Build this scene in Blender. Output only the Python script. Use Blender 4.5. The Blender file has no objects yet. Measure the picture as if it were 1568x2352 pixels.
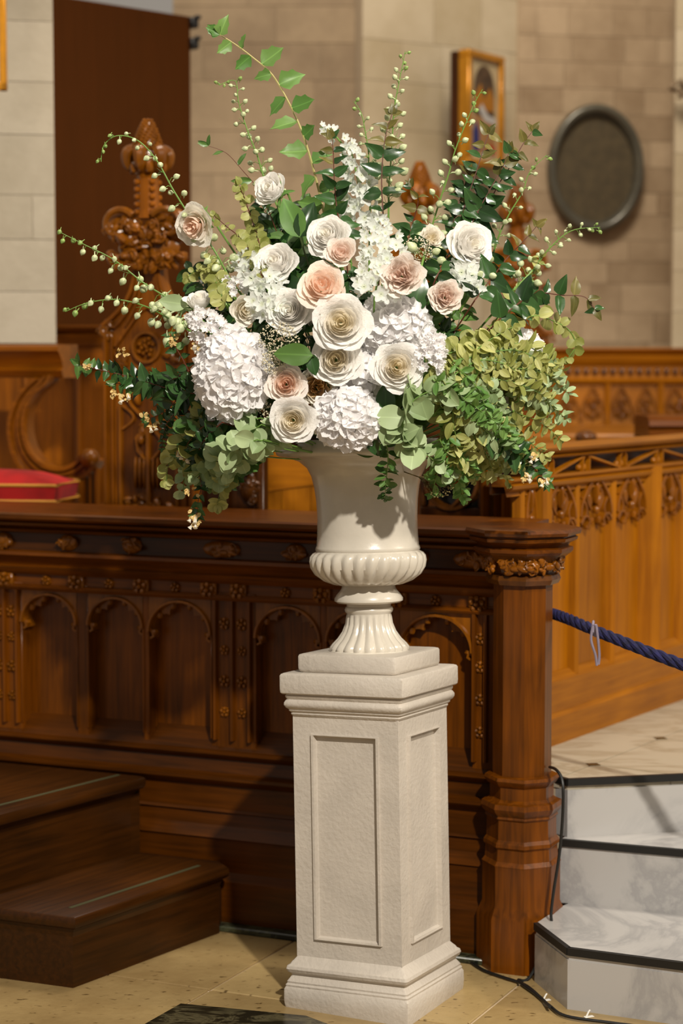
import bpy, math, random
from mathutils import Vector, Matrix
from math import sin, cos, pi, tan, atan, radians, sqrt, hypot
C = bpy.context.scene
COL = C.collection
# ---------------- camera ----------------
F = 4500.0; PITCH = radians(4.27); CH = 1.63
cam = bpy.data.cameras.new('camera'); camo = bpy.data.objects.new('camera', cam); COL.objects.link(camo)
cam.sensor_fit = 'VERTICAL'; cam.sensor_height = 36; cam.lens = F/2352*36
camo.location = (0, 0, CH); camo.rotation_euler = (pi/2-PITCH, 0, 0)
cam.dof.use_dof = True; cam.dof.focus_distance = 4.78; cam.dof.aperture_fstop = 2.1; cam.clip_end = 60
C.camera = camo
# ---------------- light ----------------
w = bpy.data.worlds.new('World'); C.world = w; w.use_nodes = True
bg = w.node_tree.nodes['Background']; bg.inputs[0].default_value = (1, .88, .74, 1); bg.inputs[1].default_value = .29
def area(name, loc, target, size, power, col, kind='AREA', blend=.4, cone=50):
    if kind == 'SPOT':
        l = bpy.data.lights.new(name, 'SPOT'); l.shadow_soft_size = size; l.spot_size = radians(cone); l.spot_blend = blend
    else:
        l = bpy.data.lights.new(name, 'AREA'); l.size = size
    l.energy = power; l.color = col
    o = bpy.data.objects.new(name, l); COL.objects.link(o); o.location = loc
    o.rotation_euler = (Vector(target)-Vector(loc)).to_track_quat('-Z', 'Y').to_euler()
    return o
area('chancel_spotlight', (1.55, -.4, 5.3), (.0, 5.2, 1.25), .10, 2150, (1, .93, .82), 'SPOT', .5, 44)
area('side_lamp', (5.6, 3.9, 4.7), (.9, 6.0, .9), .35, 640, (1, .90, .74), 'SPOT', .6, 60)
area('left_fill', (-2.2, 3.2, 6.0), (-1.0, 7.2, 1.4), .5, 130, (1, .86, .68), 'SPOT', .6, 50)  # unseen fill spot added to brighten the panelling and pier at left
area('wall_fill', (.6, 5.8, 6.0), (.6, 9.6, 1.9), 1.4, 190, (1, .89, .76))  # soft overhead fill, added only to brighten the back walls
C.view_settings.view_transform = 'Standard'; C.view_settings.look = 'None'
C.view_settings.exposure = 0; C.view_settings.gamma = 1; C.view_settings.use_curve_mapping = False
# ---------------- projection helpers: pixel + real distance -> point ----------------
cp, sp = cos(PITCH), sin(PITCH)
def ray(px, py):
    u, v = px-784, py-1176
    y = F*cp-v*sp
    return Vector((u/y, 1, -(F*sp+v*cp)/y))
def at(px, py, Y): return Vector((0, 0, CH))+ray(px, py)*Y
def onz(px, py, z):
    r = ray(px, py); return Vector((0, 0, CH))+r*((z-CH)/r.z)
class Frame:
    def __init__(s, x, y, a, z=0):
        s.o = Vector((x, y, z)); s.a = a; s.M = Matrix.Translation(s.o) @ Matrix.Rotation(a, 4, 'Z'); s.I = s.M.inverted()
    def loc(s, px, py, d=0):            # local point on the plane y=d seen at a pixel
        c = s.I @ Vector((0, 0, CH)); r = s.I.to_3x3() @ ray(px, py)
        return c+r*((d-c.y)/r.y)
# ---------------- materials ----------------
def lin(c): return tuple(((x/255)/12.92 if x/255 <= .04045 else ((x/255+.055)/1.055)**2.4) for x in c)+(1,)
def newmat(name):
    m = bpy.data.materials.new(name); m.use_nodes = True; nt = m.node_tree
    return m, nt, nt.nodes['Principled BSDF'], nt.nodes.new, nt.links.new
def plain(name, c, rough=.6, metal=0, coat=0, bump=0, bscale=60, var=.0, vscale=4):
    m, nt, b, N, L = newmat(name)
    b.inputs['Base Color'].default_value = lin(c); b.inputs['Roughness'].default_value = rough
    b.inputs['Metallic'].default_value = metal; b.inputs['Coat Weight'].default_value = coat
    if var or bump:
        tc = N('ShaderNodeTexCoord'); n = N('ShaderNodeTexNoise'); L(tc.outputs['Object'], n.inputs['Vector'])
        n.inputs['Scale'].default_value = vscale; n.inputs['Detail'].default_value = 6
        if var:
            r = N('ShaderNodeValToRGB'); L(n.outputs['Fac'], r.inputs['Fac'])
            r.color_ramp.elements[0].color = lin([x*(1-var) for x in c]); r.color_ramp.elements[0].position = .35
            r.color_ramp.elements[1].color = lin([min(255, x*(1+var*.5)) for x in c]); r.color_ramp.elements[1].position = .65
            L(r.outputs[0], b.inputs['Base Color'])
        if bump:
            n2 = N('ShaderNodeTexNoise'); L(tc.outputs['Object'], n2.inputs['Vector']); n2.inputs['Scale'].default_value = bscale
            n2.inputs['Detail'].default_value = 4
            bp = N('ShaderNodeBump'); bp.inputs['Strength'].default_value = bump; bp.inputs['Distance'].default_value = .004
            L(n2.outputs['Fac'], bp.inputs['Height']); L(bp.outputs[0], b.inputs['Normal'])
    return m
def wood(name, c1, c2, axis='Z', rough=.33, coat=.25, sc=1):
    m, nt, b, N, L = newmat(name)
    tc = N('ShaderNodeTexCoord'); mp = N('ShaderNodeMapping'); L(tc.outputs['Object'], mp.inputs['Vector'])
    s = [70*sc, 70*sc, 70*sc]; s['XYZ'.index(axis)] = 4*sc; mp.inputs['Scale'].default_value = s
    n = N('ShaderNodeTexNoise'); L(mp.outputs[0], n.inputs['Vector']); n.inputs['Scale'].default_value = 1; n.inputs['Detail'].default_value = 8
    n.inputs['Distortion'].default_value = .6
    big = N('ShaderNodeTexNoise'); L(tc.outputs['Object'], big.inputs['Vector']); big.inputs['Scale'].default_value = 3.5; big.inputs['Detail'].default_value = 3
    mx = N('ShaderNodeMath'); mx.operation = 'MULTIPLY_ADD'; L(big.outputs['Fac'], mx.inputs[0]); mx.inputs[1].default_value = .7; 
    sub = N('ShaderNodeMath'); sub.operation = 'SUBTRACT'; L(n.outputs['Fac'], sub.inputs[0]); sub.inputs[1].default_value = .35
    L(sub.outputs[0], mx.inputs[2])
    r = N('ShaderNodeValToRGB'); L(mx.outputs[0], r.inputs['Fac'])
    r.color_ramp.elements[0].color = lin(c1); r.color_ramp.elements[0].position = .08
    r.color_ramp.elements[1].color = lin(c2); r.color_ramp.elements[1].position = .80
    oi = N('ShaderNodeObjectInfo'); mr = N('ShaderNodeMapRange'); L(oi.outputs['Random'], mr.inputs['Value'])
    mr.inputs['To Min'].default_value = .82; mr.inputs['To Max'].default_value = 1.12
    hs = N('ShaderNodeHueSaturation'); L(r.outputs[0], hs.inputs['Color']); L(mr.outputs[0], hs.inputs['Value']); L(hs.outputs[0], b.inputs['Base Color'])
    b.inputs['Roughness'].default_value = rough; b.inputs['Coat Weight'].default_value = coat*.5; b.inputs['Coat Roughness'].default_value = .22; b.inputs['Specular IOR Level'].default_value = .22 if coat else .08
    bp = N('ShaderNodeBump'); bp.inputs['Strength'].default_value = .25; bp.inputs['Distance'].default_value = .0015
    L(n.outputs['Fac'], bp.inputs['Height']); L(bp.outputs[0], b.inputs['Normal'])
    return m
def stone(name, c1, c2, rnd=.12, rough=.85, spots=False):
    m, nt, b, N, L = newmat(name)
    tc = N('ShaderNodeTexCoord'); g = N('ShaderNodeNewGeometry')
    n = N('ShaderNodeTexNoise'); L(g.outputs['Position'], n.inputs['Vector']); n.inputs['Scale'].default_value = 5; n.inputs['Detail'].default_value = 9; n.inputs['Roughness'].default_value = .65
    oi = N('ShaderNodeObjectInfo'); ad = N('ShaderNodeMath'); ad.operation = 'MULTIPLY_ADD'
    L(oi.outputs['Random'], ad.inputs[0]); ad.inputs[1].default_value = .42; L(n.outputs['Fac'], ad.inputs[2])
    r = N('ShaderNodeValToRGB'); L(ad.outputs[0], r.inputs['Fac'])
    r.color_ramp.elements[0].color = lin(c1); r.color_ramp.elements[0].position = .4
    r.color_ramp.elements[1].color = lin(c2); r.color_ramp.elements[1].position = .95
    if spots:
        vo = N('ShaderNodeTexNoise'); mp = N('ShaderNodeMapping'); mp.inputs['Scale'].default_value = (34, 60, 1); mp.inputs['Rotation'].default_value = (0, 0, .1); L(g.outputs['Position'], mp.inputs['Vector']); L(mp.outputs[0], vo.inputs['Vector']); vo.inputs['Scale'].default_value = 1; vo.inputs['Detail'].default_value = 2
        r3 = N('ShaderNodeValToRGB'); L(vo.outputs['Fac'], r3.inputs['Fac']); r3.color_ramp.elements[0].position = .64; r3.color_ramp.elements[0].color = (0, 0, 0, 1); r3.color_ramp.elements[1].position = .72
        mc = N('ShaderNodeMixRGB'); L(r3.outputs[0], mc.inputs[0]); L(r.outputs[0], mc.inputs[1]); mc.inputs[2].default_value = lin((86, 66, 34)); L(mc.outputs[0], b.inputs['Base Color'])
    else: L(r.outputs[0], b.inputs['Base Color'])
    b.inputs['Roughness'].default_value = rough
    n2 = N('ShaderNodeTexNoise'); L(g.outputs['Position'], n2.inputs['Vector']); n2.inputs['Scale'].default_value = 45; n2.inputs['Detail'].default_value = 6
    bp = N('ShaderNodeBump'); bp.inputs['Strength'].default_value = .35; bp.inputs['Distance'].default_value = .004
    L(n2.outputs['Fac'], bp.inputs['Height']); L(bp.outputs[0], b.inputs['Normal'])
    return m
def marble(name, base, vein, scale=2.2, rough=.28):
    m, nt, b, N, L = newmat(name)
    g = N('ShaderNodeNewGeometry'); mp = N('ShaderNodeMapping'); L(g.outputs['Position'], mp.inputs['Vector']); mp.inputs['Rotation'].default_value = (.3, .5, .9)
    mp.inputs['Scale'].default_value = (1, 2.2, 1.3)
    n = N('ShaderNodeTexNoise'); L(mp.outputs[0], n.inputs['Vector']); n.inputs['Scale'].default_value = scale; n.inputs['Detail'].default_value = 10
    n.inputs['Roughness'].default_value = .62; n.inputs['Distortion'].default_value = 1.6
    r = N('ShaderNodeValToRGB'); L(n.outputs['Fac'], r.inputs['Fac']); e = r.color_ramp.elements
    e[0].color = lin(base); e[0].position = .42; e[1].color = lin(base); e[1].position = .56
    k = r.color_ramp.elements.new(.485); k.color = lin(vein)
    k = r.color_ramp.elements.new(.455); k.color = lin([(a*2+v)/3 for a, v in zip(base, vein)])
    L(r.outputs[0], b.inputs['Base Color']); b.inputs['Roughness'].default_value = rough
    return m
def petal(name, outer, inner, inner_r=.45, trans=.25, vein=.0):
    # colour runs from the throat of the flower (local axis) to the petal edge
    m, nt, b, N, L = newmat(name)
    tc = N('ShaderNodeTexCoord'); sx = N('ShaderNodeSeparateXYZ'); L(tc.outputs['Object'], sx.inputs[0])
    cb = N('ShaderNodeCombineXYZ'); L(sx.outputs[0], cb.inputs[0]); L(sx.outputs[1], cb.inputs[1])
    ln = N('ShaderNodeVectorMath'); ln.operation = 'LENGTH'; L(cb.outputs[0], ln.inputs[0])
    r = N('ShaderNodeValToRGB'); L(ln.outputs['Value'], r.inputs['Fac'])
    r.color_ramp.elements[0].color = lin(inner); r.color_ramp.elements[0].position = .04
    r.color_ramp.elements[1].color = lin(outer); r.color_ramp.elements[1].position = inner_r
    L(r.outputs[0], b.inputs['Base Color']); b.inputs['Roughness'].default_value = .55; b.inputs['Specular IOR Level'].default_value = .25
    t = N('ShaderNodeBsdfTranslucent'); L(r.outputs[0], t.inputs['Color'])
    mx = N('ShaderNodeMixShader'); mx.inputs[0].default_value = trans+.1; L(b.outputs[0], mx.inputs[1]); L(t.outputs[0], mx.inputs[2])
    L(mx.outputs[0], nt.nodes['Material Output'].inputs['Surface'])
    n2 = N('ShaderNodeTexNoise'); L(tc.outputs['Object'], n2.inputs['Vector']); n2.inputs['Scale'].default_value = 9
    bp = N('ShaderNodeBump'); bp.inputs['Strength'].default_value = .15; bp.inputs['Distance'].default_value = .05
    L(n2.outputs['Fac'], bp.inputs['Height']); L(bp.outputs[0], b.inputs['Normal'])
    return m
def leafmat(name, c1, c2, rough=.4, trans=.2, vein=.25):
    m, nt, b, N, L = newmat(name)
    oi = N('ShaderNodeObjectInfo'); r = N('ShaderNodeValToRGB'); L(oi.outputs['Random'], r.inputs['Fac'])
    r.color_ramp.elements[0].color = lin(c1); r.color_ramp.elements[1].color = lin(c2)
    tc = N('ShaderNodeTexCoord'); sx = N('ShaderNodeSeparateXYZ'); L(tc.outputs['Object'], sx.inputs[0])
    ab = N('ShaderNodeMath'); ab.operation = 'ABSOLUTE'; L(sx.outputs[0], ab.inputs[0])
    mr = N('ShaderNodeMapRange'); L(ab.outputs[0], mr.inputs['Value']); mr.inputs['From Max'].default_value = .035
    mr.inputs['To Min'].default_value = 1+vein*2; mr.inputs['To Max'].default_value = 1
    hs = N('ShaderNodeHueSaturation'); L(r.outputs[0], hs.inputs['Color']); L(mr.outputs[0], hs.inputs['Value'])
    L(hs.outputs[0], b.inputs['Base Color']); b.inputs['Roughness'].default_value = rough
    t = N('ShaderNodeBsdfTranslucent'); L(hs.outputs[0], t.inputs['Color'])
    mx = N('ShaderNodeMixShader'); mx.inputs[0].default_value = trans; L(b.outputs[0], mx.inputs[1]); L(t.outputs[0], mx.inputs[2])
    L(mx.outputs[0], nt.nodes['Material Output'].inputs['Surface'])
    return m
M = {}
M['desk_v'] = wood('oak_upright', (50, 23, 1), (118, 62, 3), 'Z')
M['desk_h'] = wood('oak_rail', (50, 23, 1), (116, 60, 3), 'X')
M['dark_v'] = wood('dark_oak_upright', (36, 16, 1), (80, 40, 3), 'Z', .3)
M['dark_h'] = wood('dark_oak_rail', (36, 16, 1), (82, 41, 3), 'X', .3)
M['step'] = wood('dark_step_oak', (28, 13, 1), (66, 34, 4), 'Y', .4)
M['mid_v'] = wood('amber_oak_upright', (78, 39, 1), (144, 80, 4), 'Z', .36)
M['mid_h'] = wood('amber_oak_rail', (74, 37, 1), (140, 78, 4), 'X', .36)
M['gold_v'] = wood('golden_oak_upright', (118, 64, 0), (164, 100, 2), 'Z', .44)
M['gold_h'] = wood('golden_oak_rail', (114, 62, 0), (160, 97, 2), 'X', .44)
M['carve'] = wood('carved_oak', (74, 38, 3), (142, 82, 10), 'Z', .24, .5, .6)
M['carved_dark'] = wood('dark_carved_oak', (46, 23, 4), (100, 56, 12), 'Z', .26, .4, .6)
M['board'] = wood('plain_brown_board', (52, 24, 0), (60, 28, 1), 'Z', .8, 0, .3)
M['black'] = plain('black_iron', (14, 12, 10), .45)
M['rubber'] = plain('black_rubber', (16, 15, 13), .5)
M['plaster'] = plain('white_plaster', (194, 185, 173), .5, 0, .12, .45, 90, .035, 9)
M['glaze'] = plain('glossy_white_paint', (204, 196, 182), .26, 0, .5, .12, 70, .04, 7)
M['stone_a'] = stone('shaded_grey_brown_stone', (126, 106, 82), (166, 144, 114))  # back wall's shade from its different facing is put into this darker tone
M['stone_b'] = stone('cream_stone', (182, 164, 130), (206, 190, 160))
M['stone_c'] = stone('honey_stone', (152, 128, 98), (190, 166, 134))
M['stone_d'] = stone('pale_grey_stone', (144, 134, 115), (166, 156, 138))
M['mortar'] = plain('mortar', (186, 166, 138), .9, bump=.3)
M['slab'] = stone('worn_floor_stone', (134, 110, 70), (168, 144, 98), rough=.4, spots=True)
M['darkslab'] = marble('dark_green_marble', (30, 28, 18), (84, 78, 56), 5, .25)
M['marble'] = marble('white_marble', (174, 171, 168), (152, 150, 149), 1.3)
M['marble_floor'] = marble('cream_marble', (172, 162, 142), (152, 140, 118), 2.2, .35)
M['greenmarble'] = marble('green_black_marble', (22, 26, 18), (70, 72, 50), 9, .35)
M['red'] = plain('red_velvet', (150, 10, 6), .9, bump=.3, bscale=200, var=.2, vscale=8)
M['gold'] = plain('gilded_wood', (206, 138, 20), .32, .35, .2, .1, 40, .12, 10)
M['goldcord'] = plain('gold_braid', (190, 130, 40), .6)
M['bronze'] = plain('grey_green_bronze', (98, 94, 80), .3, .3, .2, .1, 30, .1, 8)
M['gauze'] = plain('dark_mesh_cloth', (86, 74, 50), .8, bump=.6, bscale=160, var=.12, vscale=20)
M['blue'] = plain('navy_rope', (20, 20, 66), .85, bump=.5, bscale=300, var=.3, vscale=60)
M['string'] = plain('lilac_string', (130, 120, 136), .8)
M['clip'] = plain('white_plastic', (225, 222, 214), .4)
M['greenstrip'] = plain('worn_green_tread_strip', (62, 60, 30), .8)
M['p_white'] = petal('white_petal', (252, 250, 246), (252, 247, 234), .30)
M['p_cream'] = petal('cream_petal', (251, 246, 236), (250, 240, 214), .5)
M['p_blush'] = petal('blush_petal', (252, 243, 235), (251, 230, 217), .7)
M['p_peach'] = petal('peach_petal', (251, 237, 224), (250, 220, 199), .8)
M['p_yellow'] = petal('apricot_petal', (250, 230, 196), (248, 210, 136), .7)
M['p_hyd'] = petal('hydrangea_petal', (250, 248, 248), (244, 242, 226), .25, .25)
M['p_delph'] = petal('delphinium_petal', (242, 245, 240), (226, 232, 200), .4, .3)
M['bud'] = plain('pale_green_bud', (196, 206, 158), .45, var=.16, vscale=2)
M['budg'] = plain('green_bud_tip', (136, 164, 84), .5, var=.2, vscale=2)
M['stemg'] = plain('green_stem', (104, 140, 62), .45)
M['stemy'] = plain('straw_stem', (176, 166, 106), .5)
M['stemr'] = plain('russet_stem', (92, 46, 30), .5)
M['stemd'] = plain('dark_green_stem', (56, 72, 30), .5)
M['l_dark'] = leafmat('dark_glossy_leaf', (30, 56, 26), (58, 92, 46), .26, .12)
M['l_mid'] = leafmat('mid_green_leaf', (58, 92, 40), (92, 126, 60), .38)
M['l_fresh'] = leafmat('fresh_green_leaf', (88, 132, 60), (124, 160, 84), .45, .3)
M['l_silver'] = leafmat('silver_eucalyptus_leaf', (136, 158, 108), (176, 194, 146), .5, .2, .12)
M['l_yellow'] = leafmat('yellow_green_eucalyptus_leaf', (136, 142, 66), (190, 190, 118), .5, .3, .12)
M['l_bronze'] = leafmat('bronze_young_leaf', (86, 84, 38), (122, 112, 54), .4)
M['foam'] = plain('dark_green_foam', (24, 36, 16), .9)
M['umbel'] = plain('cream_umbel_blossom', (216, 206, 176), .7, var=.3, vscale=300)
M['umbel_d'] = plain('dried_brown_umbel', (110, 96, 56), .8)
M['straw_blossom'] = plain('straw_coloured_calyx', (206, 176, 112), .6)
M['paint_mat'] = plain('icon_cream_ground', (196, 176, 136), .5, var=.08)
M['paint_arch'] = plain('icon_dark_arch', (88, 66, 44), .5, var=.3, vscale=30)
M['paint_gold'] = plain('icon_gold', (188, 122, 26), .4, .2)
M['paint_white'] = plain('icon_white', (196, 192, 186), .5)
M['paint_blue'] = plain('icon_blue', (44, 48, 110), .5)
M['paint_red'] = plain('icon_red', (176, 62, 24), .5)
M['paint_sand'] = plain('icon_sand', (170, 124, 74), .5, var=.1)
M['mount'] = plain('white_mount', (226, 222, 210), .5)
M['sky_glass'] = plain('blue_window_glass', (120, 140, 190), .2)
# ---------------- object helpers ----------------
class MB:
    def __init__(s): s.v = []; s.f = []
    def add(s, vs, fs):
        n = len(s.v); s.v += [tuple(v) for v in vs]; s.f += [tuple(i+n for i in f) for f in fs]
    def box(s, lo, hi, b=.0):
        x0, y0, z0 = lo; x1, y1, z1 = hi
        b = min(b, (x1-x0)*.45, (y1-y0)*.45, (z1-z0)*.45)
        if b <= 0:
            s.add([(x, y, z) for x in (x0, x1) for y in (y0, y1) for z in (z0, z1)],
                  [(0, 1, 3, 2), (4, 6, 7, 5), (0, 4, 5, 1), (2, 3, 7, 6), (0, 2, 6, 4), (1, 5, 7, 3)]); return
        def ring(ix, z):
            i = b-ix
            return [(x0+b-i, y0+b, z), (x0+b, y0+b-i, z), (x1-b, y0+b-i, z), (x1-b+i, y0+b, z), (x1-b+i, y1-b, z), (x1-b, y1-b+i, z), (x0+b, y1-b+i, z), (x0+b-i, y1-b, z)]
        rs = [ring(b*.999, z0), ring(0, z0+b), ring(0, z1-b), ring(b*.999, z1)]
        s.rings(rs)
    def rings(s, rs, cap=True, close=True):
        n = len(rs[0]); vs = [p for r in rs for p in r]; fs = []
        for k in range(len(rs)-1):
            for i in range(n if close else n-1):
                j = (i+1) % n; fs.append((k*n+i, k*n+j, (k+1)*n+j, (k+1)*n+i))
        if cap: fs.append(tuple(reversed(range(n)))); fs.append(tuple((len(rs)-1)*n+i for i in range(n)))
        s.add(vs, fs)
    def extr(s, prof, x0, x1):           # closed profile (y,z) swept along x
        s.rings([[(x0, y, z) for y, z in prof], [(x1, y, z) for y, z in prof]])
    def prism(s, poly, z0, z1, b=0):
        if b:
            cx = sum(p[0] for p in poly)/len(poly); cy = sum(p[1] for p in poly)/len(poly)
            q = [(x+(cx-x)*b, y+(cy-y)*b) for x, y in poly]
            s.rings([[(x, y, z0) for x, y in poly], [(x, y, z1-abs(z1-z0)*.08) for x, y in poly], [(x, y, z1) for x, y in q]])
        else: s.rings([[(x, y, z0) for x, y in poly], [(x, y, z1) for x, y in poly]])
    def slab_y(s, poly, y0, y1):         # polygon in (x,z), thickness in y
        s.rings([[(x, y0, z) for x, z in poly], [(x, y1, z) for x, z in poly]])
    def tube(s, pts, rad, n=6, cap=True):
        pts = [Vector(p) for p in pts]; N = len(pts)
        if not hasattr(rad, '__len__'): rad = [rad]*N
        up = Vector((0, 0, 1)); rs = []; pr = None
        for i, p in enumerate(pts):
            t = (pts[min(i+1, N-1)]-pts[max(i-1, 0)]).normalized()
            if pr is None:
                a = t.cross(up)
                if a.length < .1: a = t.cross(Vector((1, 0, 0)))
            else: a = pr-t*pr.dot(t)
            a.normalize(); pr = a; b = t.cross(a)
            rs.append([p+(a*cos(2*pi*k/n)+b*sin(2*pi*k/n))*rad[i] for k in range(n)])
        s.rings(rs, cap)
    def rib(s, pts, w, y0, y1, close=False):   # ridge in the xz plane: flat foot at y1, crest at y0
        P = [Vector((p[0], p[1])) for p in pts]; N = len(P); rs = []
        for i, p in enumerate(P):
            a = P[(i+1) % N] if (close or i < N-1) else P[i]; c = P[(i-1) % N] if (close or i > 0) else P[i]
            t = (a-c); t = t.normalized() if t.length > 1e-9 else Vector((1, 0)); n = Vector((-t.y, t.x))
            ww = w[i] if hasattr(w, '__len__') else w
            q = [p-n*ww/2, p-n*ww*.3, p+n*ww*.3, p+n*ww/2]; ys = [y1, y0, y0, y1]
            rs.append([(a_.x, y, a_.y) for a_, y in zip(q, ys)])
        if close: rs.append(rs[0])
        s.rings(rs, not close)
    def blob(s, c, r, rot=None, n=8, m=5):
        c = Vector(c); r = (r, r, r) if not hasattr(r, '__len__') else r; vs = []; fs = []
        R = rot or Matrix.Identity(3)
        for j in range(m+1):
            a = pi*j/m
            if j in (0, m): vs.append(c+R@Vector((0, 0, r[2]*cos(a)))); continue
            for i in range(n): vs.append(c+R@Vector((r[0]*sin(a)*cos(2*pi*i/n), r[1]*sin(a)*sin(2*pi*i/n), r[2]*cos(a))))
        for i in range(n): fs.append((0, 1+i, 1+(i+1) % n))
        for j in range(m-2):
            for i in range(n): fs.append((1+j*n+i, 1+(j+1)*n+i, 1+(j+1)*n+(i+1) % n, 1+j*n+(i+1) % n))
        b = 1+(m-2)*n; t = len(vs)-1
        for i in range(n): fs.append((b+i, t, b+(i+1) % n))
        s.add(vs, fs)
    def lathe(s, prof, n=32, c=(0, 0, 0), flute=None, ph=0):
        rs = []
        for k, (r, z) in enumerate(prof):
            ring = []
            for i in range(n):
                a = 2*pi*i/n+ph; rr = r*(flute(a, k) if flute else 1)
                ring.append((c[0]+rr*cos(a), c[1]+rr*sin(a), c[2]+z))
            rs.append(ring)
        s.rings(rs)
    def mesh(s, name, mat, angle=38, smooth=True):
        me = bpy.data.meshes.new(name); me.from_pydata(s.v, [], s.f); me.materials.append(mat)
        if smooth:
            me.polygons.foreach_set('use_smooth', [True]*len(me.polygons)); me.set_sharp_from_angle(angle=radians(angle))
        me.update(); return me
    def build(s, name, mat, parent=None, angle=38, smooth=True):
        o = bpy.data.objects.new(name, s.mesh(name, mat, angle, smooth)); COL.objects.link(o)
        if parent: o.parent = parent
        return o
def empty(name, loc, rz=0):
    o = bpy.data.objects.new(name, None); COL.objects.link(o); o.location = loc; o.rotation_euler = (0, 0, rz); o.empty_display_size = .05
    return o
def tag(o, label=None, cat=None, group=None, kind=None):
    if label: o['label'] = label
    if cat: o['category'] = cat
    if group: o['group'] = group
    if kind: o['kind'] = kind
    return o
def thing(name, label, cat, loc, rz=0, group=None): return tag(empty(name, loc, rz), label, cat, group)
def struct(o): o['kind'] = 'structure'; return o
def part(name, fn, mat, parent, **k):
    mb = MB(); fn(mb); return mb.build(name, mat, parent, **k)
def smooth(pts, per=5):
    P = [Vector(p) for p in pts]; out = []
    for i in range(len(P)-1):
        p0 = P[max(i-1, 0)]; p1 = P[i]; p2 = P[i+1]; p3 = P[min(i+2, len(P)-1)]
        for k in range(per):
            t = k/per
            out.append(.5*((2*p1)+(p2-p0)*t+(2*p0-5*p1+4*p2-p3)*t*t+(3*p1-p0-3*p2+p3)*t**3))
    out.append(P[-1]); return out
def copy_tree(o, parent=None, matfn=None):
    c = o.copy(); COL.objects.link(c)
    if parent: c.parent = parent
    for ch in list(o.children): copy_tree(ch, c)
    return c
def rosette(mb, c, r, n=5, depth=None):
    x, y, z = c; d = depth or r*.5
    mb.blob((x, y-d*.5, z), (r*.3, d*.8, r*.3), n=8, m=5)
    for k in range(n):
        a = 2*pi*k/n+pi/2; mb.blob((x+cos(a)*r*.62, y, z+sin(a)*r*.62), (r*.36, d, r*.36), n=7, m=4)
        a += pi/n; mb.blob((x+cos(a)*r*.8, y+d*.2, z+sin(a)*r*.8), (r*.2, d*.7, r*.2), n=5, m=4)
def foliage(mb, c, ext, n, s, seed=0, y=.5):   # carved leafwork: overlapping curled lobes
    rnd = random.Random(seed)
    for k in range(n):
        a = rnd.uniform(0, 2*pi); q = sqrt(rnd.random())
        p = Vector(c)+Vector((ext[0]*q*cos(a), rnd.uniform(-1, .4)*ext[1], ext[2]*q*sin(a)))
        R = Matrix.Rotation(rnd.uniform(0, pi), 3, 'Y') @ Matrix.Rotation(rnd.uniform(-.6, .6), 3, 'X')
        f = rnd.uniform(.6, 1.2)
        mb.blob(p, (s*f, s*f*y, s*f*rnd.uniform(.4, .7)), R, 7, 5)
        if k % 3 == 0:
            mb.tube([p+R@Vector((s*1.1*f*cos(t)*.8, -s*.45, s*f*sin(t)*.7)) for t in [i*.6 for i in range(7)]], s*.16, 5)
# =============== floor ===============
fl = part('floor', lambda m: m.box((-4, -1, -.06), (4.5, 12, -.006)), M['mortar'], None, smooth=False); struct(fl)
A0 = onz(482, 2273, 0); ud = Vector((.9155, -.4026)); vd = Vector((.43, .90)).normalized()
SP = .62
for i in range(-4, 4):
    for j in range(-3, 2):
        q = []
        off = .0 if j % 2 == 0 else 0
        for a, b in ((0, 0), (1, 0), (1, 1), (0, 1)):
            p = Vector((A0.x, A0.y))+ud*((i+a)*SP*1.15+(.004 if a == 0 else -.004)+off)+vd*((j+b)*SP+(.004 if b == 0 else -.004))
            q.append((p.x, p.y))
        if max(p[1] for p in q) < 3.6 or min(p[1] for p in q) > 6.2: continue
        part('floor_slab', lambda m: m.prism(q, -.03, 0, .006), M['slab'], fl, smooth=False)
dq = [onz(x, y, 0) for x, y in ((415, 2306), (702, 2334), (930, 2420), (700, 2480), (250, 2400))]
part('dark_floor_slab', lambda m: m.prism([(p.x, p.y) for p in dq], -.02, .0015), M['darkslab'], fl, smooth=False)['label'] = 'dark marble slab let into the stone floor'
# =============== marble platform ===============
PZ = .495
gdir = Vector((.544, .839)); gn = Vector((.839, -.544))
plat = part('marble_platform', lambda m: m.prism([(-2.4, 6.5), (.50, 5.46), (.615, 5.34), (.957, 5.41), (2.6, 5.72), (4.2, 9.6), (-3.4, 9.6)], .0, PZ-.004), M['mortar'], None, smooth=False)
struct(plat)
D0 = onz(1516, 1696, PZ)
S = .47
def inside_platform(x, y):
    return x > .55 and y > 5.30+.175*max(0, x-.9)
ftile = []
for i in range(-3, 6):
    for j in range(-3, 4):
        base = Vector((D0.x, D0.y))+gdir*i*S+gn*j*S
        q = []
        for a, b in ((0, 0), (1, 0), (1, 1), (0, 1)):
            p = base+gdir*(a*S+(.002 if a == 0 else -.002))+gn*(b*S+(.002 if b == 0 else -.002)); q.append((p.x, p.y))
        # clip polygon against the front edge of the platform
        def clip(poly, P, Nn):
            out = []
            for k in range(len(poly)):
                a_, b_ = Vector(poly[k]), Vector(poly[(k+1) % len(poly)])
                da, db = (a_-P).dot(Nn), (b_-P).dot(Nn)
                if da >= 0: out.append(tuple(a_))
                if (da >= 0) != (db >= 0): t = da/(da-db); out.append(tuple(a_+(b_-a_)*t))
            return out
        q = clip(q, Vector((.622, 5.325)), Vector((-.22, .975)))
        if len(q) > 2: q = clip(q, Vector((.622, 5.325)), Vector((.75, .66)))
        if len(q) < 3: continue
        part('marble_tile', lambda m: m.prism(q, PZ-.03, PZ), M['marble_floor'], plat, smooth=False)
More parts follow.
